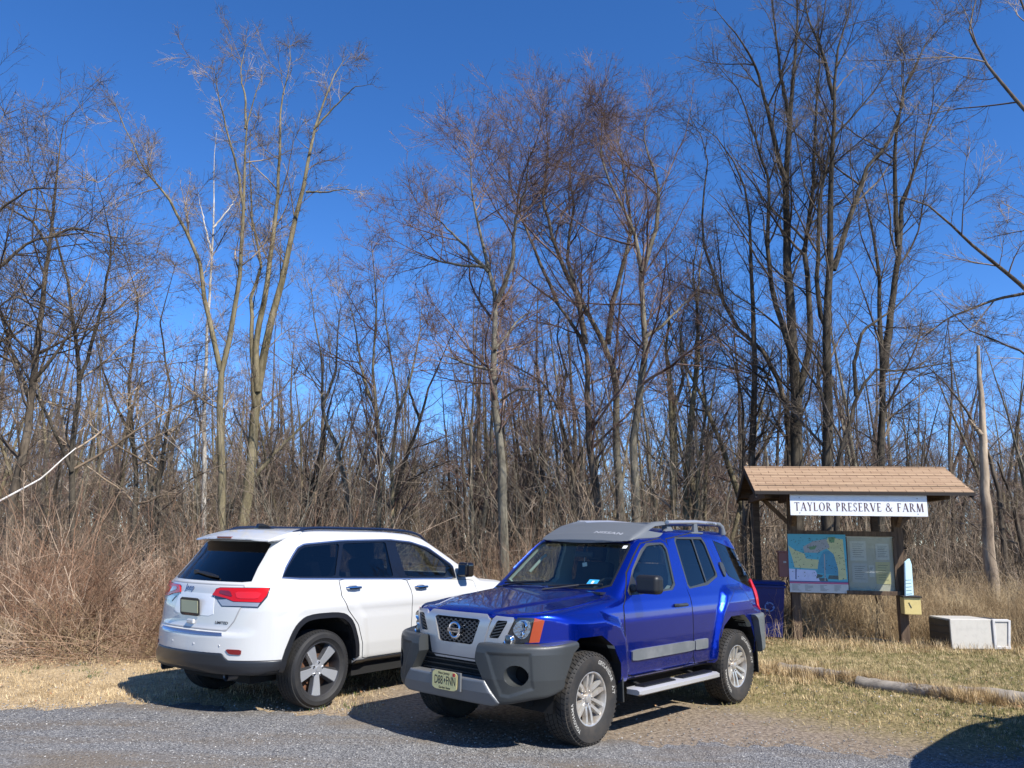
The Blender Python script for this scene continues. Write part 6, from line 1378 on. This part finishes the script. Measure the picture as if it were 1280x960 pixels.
# --- map panel and glazed case
bTL=kl(986,668,15.1); bBR=kl(1060,741,15.0); cBR=kl(1124,742,14.9)
bz1,bz0=bTL[2],bBR[2]; bx0,bx1,bx2=bTL[0],bBR[0],cBR[0]; yB=-.10
m=MB(); m.box(((bx0+bx2)/2,yB+.03,bz1+.03),(bx2-bx0,.07,.09)); m.box(((bx0+bx2)/2,yB+.03,bz0-.0),(bx2-bx0,.07,.06)); m.box((bx2-.02,yB+.03,(bz0+bz1)/2),(.06,.07,bz1-bz0-.06)); m.box((bx1+.01,yB+.03,(bz0+bz1)/2),(.05,.06,bz1-bz0-.06)); m.build('board_frame',['post_wood'],kio,bevel=.004)
m=MB(); m.box(((bx0+bx2)/2,yB+.055,(bz0+bz1)/2),(bx2-bx0-.08,.02,bz1-bz0)); m.build('back_panel',['case_back'],kio)
mw,mh=bx1-bx0+.03,bz1-bz0+.02
m=MB(); lay=[0]
def poly(pts,mi,h=1):
    lay[0]+=1; m.add([(bx0-.02+a*mw,yB-.02-.0004*h-.00002*lay[0],bz0-.01+b*mh) for a,b in pts],[tuple(range(len(pts)))],mi)
m.box((bx0-.02+mw/2,yB-.012,bz0-.01+mh/2),(mw,.014,mh),3)
poly([(0,.18),(1,.18),(1,1),(0,1)],3,1); poly([(0,.40),(.45,.38),(.55,.18),(1,.18),(1,1),(0,1)],0,2); poly([(.0,.80),(.12,.72),(.28,.66),(.30,.58),(.52,.56),(.50,.40),(.10,.42),(.06,.60)],1,3)
poly([(.48,.34),(.86,.30),(.94,.50),(.84,.74),(.60,.70),(.52,.55)],2,4); poly([(.70,.95),(.95,.92),(.98,.24),(.84,.22),(.84,.42),(.78,.66),(.62,.80)],1,5); poly([(.26,.78),(.44,.88),(.66,.92),(.72,.78),(.50,.68),(.28,.68)],5,6)
poly([(.46,.24),(.56,.27),(.58,.30),(.48,.32)],4,7); poly([(.66,.24),(.84,.23),(.84,.30),(.68,.30)],4,7); poly([(.52,.20),(.66,.20),(.64,.25),(.5,.25)],4,7); poly([(.60,.20),(.62,.20),(.63,.66),(.61,.66)],5,8); poly([(.10,.22),(.12,.22),(.13,.40),(.11,.40)],7,8)
poly([(.36,.78),(.5,.80),(.46,.74),(.38,.73)],9,8); poly([(.7,.95),(.82,.96),(.80,.86),(.72,.86)],9,8)
poly([(0,.18),(1,.18),(1,.195),(0,.195)],7,9); poly([(0,.15),(1,.15),(1,.178),(0,.178)],6,9); poly([(0,0),(1,0),(1,.148),(0,.148)],10,9)
gg=np.random.default_rng(4)
for _ in range(150):
    a,b=gg.uniform(.02,.98),gg.uniform(.24,.95); s_=.006; poly([(a-s_,b-s_),(a+s_*gg.uniform(1,4),b-s_),(a+s_,b+s_)],8,10)
for cx_ in (.04,.26,.52,.76):
    for i in range(6): l_=gg.uniform(.04,.15); poly([(cx_,.125-i*.018),(cx_+l_,.125-i*.018),(cx_+l_,.129-i*.018),(cx_,.129-i*.018)],8,10)
m.build('trail_map',['map_water','map_land','map_deep','map_lilac','map_grey','map_sand','map_pink','map_navy','map_line','map_green','paper_pale'],kio)
cw,ch_=bx2-bx1-.06,bz1-bz0
for i,(a,b,w_,h_,mm) in enumerate(((.06,.56,.34,.34,'paper_grey'),(.60,.58,.28,.28,'paper_grey'),(.08,.18,.32,.33,'paper_pale'),(.58,.16,.30,.38,'paper_yellow'),(.44,.28,.11,.2,'paper_grey'))):
    m=MB(); m.box((bx1+.04+cw*(a+w_/2),yB+.040,bz0+ch_*(b+h_/2)),(cw*w_,.003,ch_*h_),0)
    for k in range(7 if i!=4 else 3): m.box((bx1+.04+cw*(a+w_/2)-.01*(k%3),yB+.0375,bz0+ch_*(b+h_*(.85-k*.11))),(cw*w_*(.7-.1*(k%3)),.001,.006),1)
    m.build('notice_sheet',[mm,'map_grey'],kio)
m=MB(); m.box(((bx1+bx2)/2,yB-.0,(bz0+bz1)/2+.0),(bx2-bx1-.08,.004,bz1-bz0-.08)); m.build('case_glass',['case_glass'],kio)
# ledge
m=MB(); m.bar((bx1-.02,yB-.03,bz0+.01),(bx2+.05,yB-.03,bz0+.01),.07,.045,up=(0,1,0)); m.build('ledge',['post_wood'],kio,bevel=.005)
def wl(x,y,z):  # shelter local -> world
    c,s=math.cos(KYAW),math.sin(KYAW); return np.array([kc+x*c-y*s,KY+x*s+y*c,z])
# red box on the left post
q=kl(971,706,15.1); p=wl(lx-.18,-.02,q[2]); rb=thing('wooden_box','weathered red box fixed to the left post of the notice board','box',tuple(p),KYAW)
m=MB(); m.box((0,0,0),(.20,.16,.44)); m.build('box_body',['red_box'],rb,bevel=.006); m=MB(); m.box((-.0,-.0,.235),(.24,.20,.03)); m.build('lid',['red_box'],rb,bevel=.004); m=MB(); m.box((0,-.084,.05),(.05,.01,.03)); m.build('latch',['dull_silver'],rb)
# yellow box on the right post
q=kl(1126,756,14.9); p=wl(rx+.07,-.22,q[2]); yb=thing('donation_box','pale yellow box below the board on the right post','box',tuple(p),KYAW)
m=MB(); m.box((0,0,0),(.28,.22,.29),taper=1.0); m.build('box_body',['box_yellow'],yb,bevel=.01); m=MB(); m.box((0,-.0,.158),(.32,.27,.025)); m.build('lid',['eave_dark'],yb,bevel=.004)
m=MB(); m.tube([(-.06,-.114,.06),(-.045,-.113,.02),(-.02,-.113,-.03)],.007,5); m.build('slot',['map_line'],yb)
# leaning blue white panel at the post's right side
p=wl(rx+.13,-.02,0); q0=K(1129,698,15.0); q1=K(1131,765,15.0)
pn=thing('leaflet_panel','narrow pale blue panel on the right side of the board post','sign',(float(p[0]),float(p[1]),0),KYAW)
m=MB(); z0_,z1_=q1[2]+.02,q0[2]
V=[(.0,-.30,z0_),(.10,-.26,z0_-.03),(.06,.10,z1_-.35),(.0,.12,z1_)]
m.prism([(-.34,z0_),(.04,z0_-.02),(.06,z1_-.1),(-.02,z1_),(-.22,z1_-.06)],-.012,.012,((.04,0,0),(.62,.78,0),(0,0,1),(.78,-.62,0)),0); m.build('panel',['leaflet_blue'],pn)
m=MB()
for k in range(9): m.prism([(-.28,z0_+.06+k*.06),(-.02-.02*(k%2),z0_+.06+k*.06),(-.02,z0_+.072+k*.06),(-.28,z0_+.072+k*.06)],.0125,.014,((.04,0,0),(.62,.78,0),(0,0,1),(.78,-.62,0)),0)
m.build('small_print',['map_grey'],pn)
# wheelie bin
p=K(962,760,15.4); bn=thing('wheelie_bin','dark blue recycling bin behind the rear bumper of the blue SUV','bin',(float(p[0]),15.5,0),R(-12))
m=MB(); 
V=[];hb=.98
for z_,w_,d_ in ((.04,.42,.46),(.12,.44,.48),(.80,.54,.62),(hb,.56,.64)): V+=[(-w_/2,-d_/2,z_),(w_/2,-d_/2,z_),(w_/2,d_/2,z_),(-w_/2,d_/2,z_)]
m.add(V,[(3,2,1,0)]+[(i*4+j,i*4+(j+1)%4,(i+1)*4+(j+1)%4,(i+1)*4+j) for i in range(3) for j in range(4)]+[(12,13,14,15)]); m.box((0,0,hb-.04),(.60,.68,.05)); bb=m.build('bin_body',['bin_blue'],bn,bevel=.015)
m=MB(); m.box((0,-.01,hb+.025),(.62,.70,.05),taper=.92); m.tube([(-.22,.37,hb+.0),(.22,.37,hb+.0)],.018,8); m.build('lid',['bin_blue'],bn,bevel=.015)
for s_ in (-1,1): m=MB(); m.lathe([(.02,-.025),(.11,-.025),(.12,0),(.11,.025),(.02,.025)],20,0,'x',(s_*.25,.26,.12)); m.build('wheel',['rubber'],bn,True)
m=MB()
for k in range(3):
    a=k*2*PI/3+.5; pts=[(.0+.075*math.cos(a+t),-.300,.58+.075*math.sin(a+t)) for t in np.linspace(0,1.35,6)]; m.tube(pts,.013,6); e=np.array(pts[-1]); t_=np.array([-math.sin(a+1.5),0,math.cos(a+1.5)]); nn=np.array([math.cos(a+1.35),0,math.sin(a+1.35)]); m.add([e+nn*.032,e-nn*.032,e+t_*.05],[(0,1,2)])
m.build('recycling_mark',['bin_mark'],bb)
# old white freezer cabinet lying on its side
fa=ground(1195,812); fb=ground(1245,811); 
fz=K(1195,774,14.3)[2]
fr=thing('old_refrigerator','dumped white refrigerator lying on its side in the dry grass','refrigerator',(float(fa[0]),14.35,0),R(4))
L_=1.05; H_=fz; D_f=.62
m=MB(); m.box((L_/2-.22+.0,D_f/2,H_/2),(.62+.0,D_f,H_)); m.build('cabinet',['fridge_white'],fr,bevel=.012)
bpy.data.objects.remove(fr.children[0])
m=MB(); m.box((.34,D_f/2,H_/2),(.74,D_f,H_-.0)); cab=m.build('cabinet',['fridge_white'],fr,bevel=.012)
m=MB(); m.box((-.035,D_f/2,H_/2-.01),(.014,D_f-.02,H_-.03)); m.build('back_panel',['fridge_dark'],fr)
for zz in (.12,.24,.36,.46): m=MB(); m.tube([(-.055,.05,zz),(-.055,D_f-.05,zz)],.006,6); m.build('condenser_pipe',['fridge_dark'],fr)
m=MB()   # door ajar at the right hand end with a frame
m.box((.735,.00,H_/2),(.045,.06,H_)); m.box((1.0,.00,H_/2+.0),(.045,.05,H_-.02),rot=Matrix.Rotation(R(6),3,'Y')); m.box((.87,.0,H_-.02),(.28,.05,.045)); m.box((.87,.0,.03),(.28,.05,.05)); m.build('door_frame',['foam_white'],fr,bevel=.01)
m=MB(); m.box((.87,.01,H_/2),(.25,.03,H_-.06)); m.build('door_liner',['fridge_white'],fr,bevel=.006)
m=MB(); m.box((.85,D_f*.55,H_-.03),(.28,D_f*.85,.03)); m.build('door_top',['fridge_dark'],fr,bevel=.006)

# landscape logs
def logm(a,b,r,name,label):
    a=np.array(a);b=np.array(b); t=thing(name,label,'log',(float(a[0]),float(a[1]),0)); n=16; d=b-a; g=np.random.default_rng(int(abs(a[0])*100)); P=np.array([d*k/(n-1) for k in range(n)])+np.array([0,0,r*.45]); P[:,2]+=g.normal(0,.006,n); m=MB(); m.tube(P,r*(1+g.normal(0,.03,n)),14); m.build('timber',['log_wood'],t,True); return t
p0=ground(975,840);p1=ground(1062,852); logm((p0[0],p0[1],-.065),(p1[0],p1[1],-.07),.085,'timber_log','half buried grey timber log nearest the blue SUV rear wheel')
p0=ground(1072,858);p1=ground(1190,874); logm((p0[0],p0[1],-.175),(p1[0],p1[1],-.165),.08,'timber_log','timber log hidden under the tall straw tufts')
p0=ground(1198,872);p1=ground(1330,888); logm((p0[0],p0[1],-.02),(p1[0],p1[1],-.02),.10,'timber_log','clear grey timber log at the right edge, split near its end')
# fallen sticks
def stick(pts,r,label,m_='bark_pale'):
    t=thing('fallen_branch',label,'branch',tuple(float(a) for a in pts[0])); P=resample(np.array(pts)-np.array(pts[0]),14); m=MB(); m.tube(P,np.linspace(r,r*.4,14),7); m.build('stick',[m_],t,True)
a=ground(1015,797);b=ground(1122,804); stick([a+[0,0,.02],(a+b)/2+[0,.05,.06],b+[0,0,.03]],.022,'pale fallen stick on the ground between the board posts','twig_tan')
a=at(0,626,13.0);c=at(95,560,13.6); b_=at(52,598,13.2); d_=at(78,574,13.4); stick([a+np.array([-.5,0,-.28]),a,b_,d_,c],.020,'bare white broken branch sticking up at the left edge')
a=at(1128,800,15.6); 
# outside the frame on the right: the vehicle whose shadow falls across the gravel
mat('dark_paint',(.02,.022,.026),rough=.3,coat=1)
d=dup_tree(JEEP,None,{'white_paint':'dark_paint','recess_white':'dark_paint','cup_shade_seam_grey':'under_black'})
d.location=(7.05,7.74,0); d.rotation_euler=(0,0,R(48)); tag(d,'dark SUV just outside the right edge, only its shadow on the gravel shows','car')
for o in list(d.children_recursive):
    if o.name.startswith(('badge',)): bpy.data.objects.remove(o,do_unlink=True)
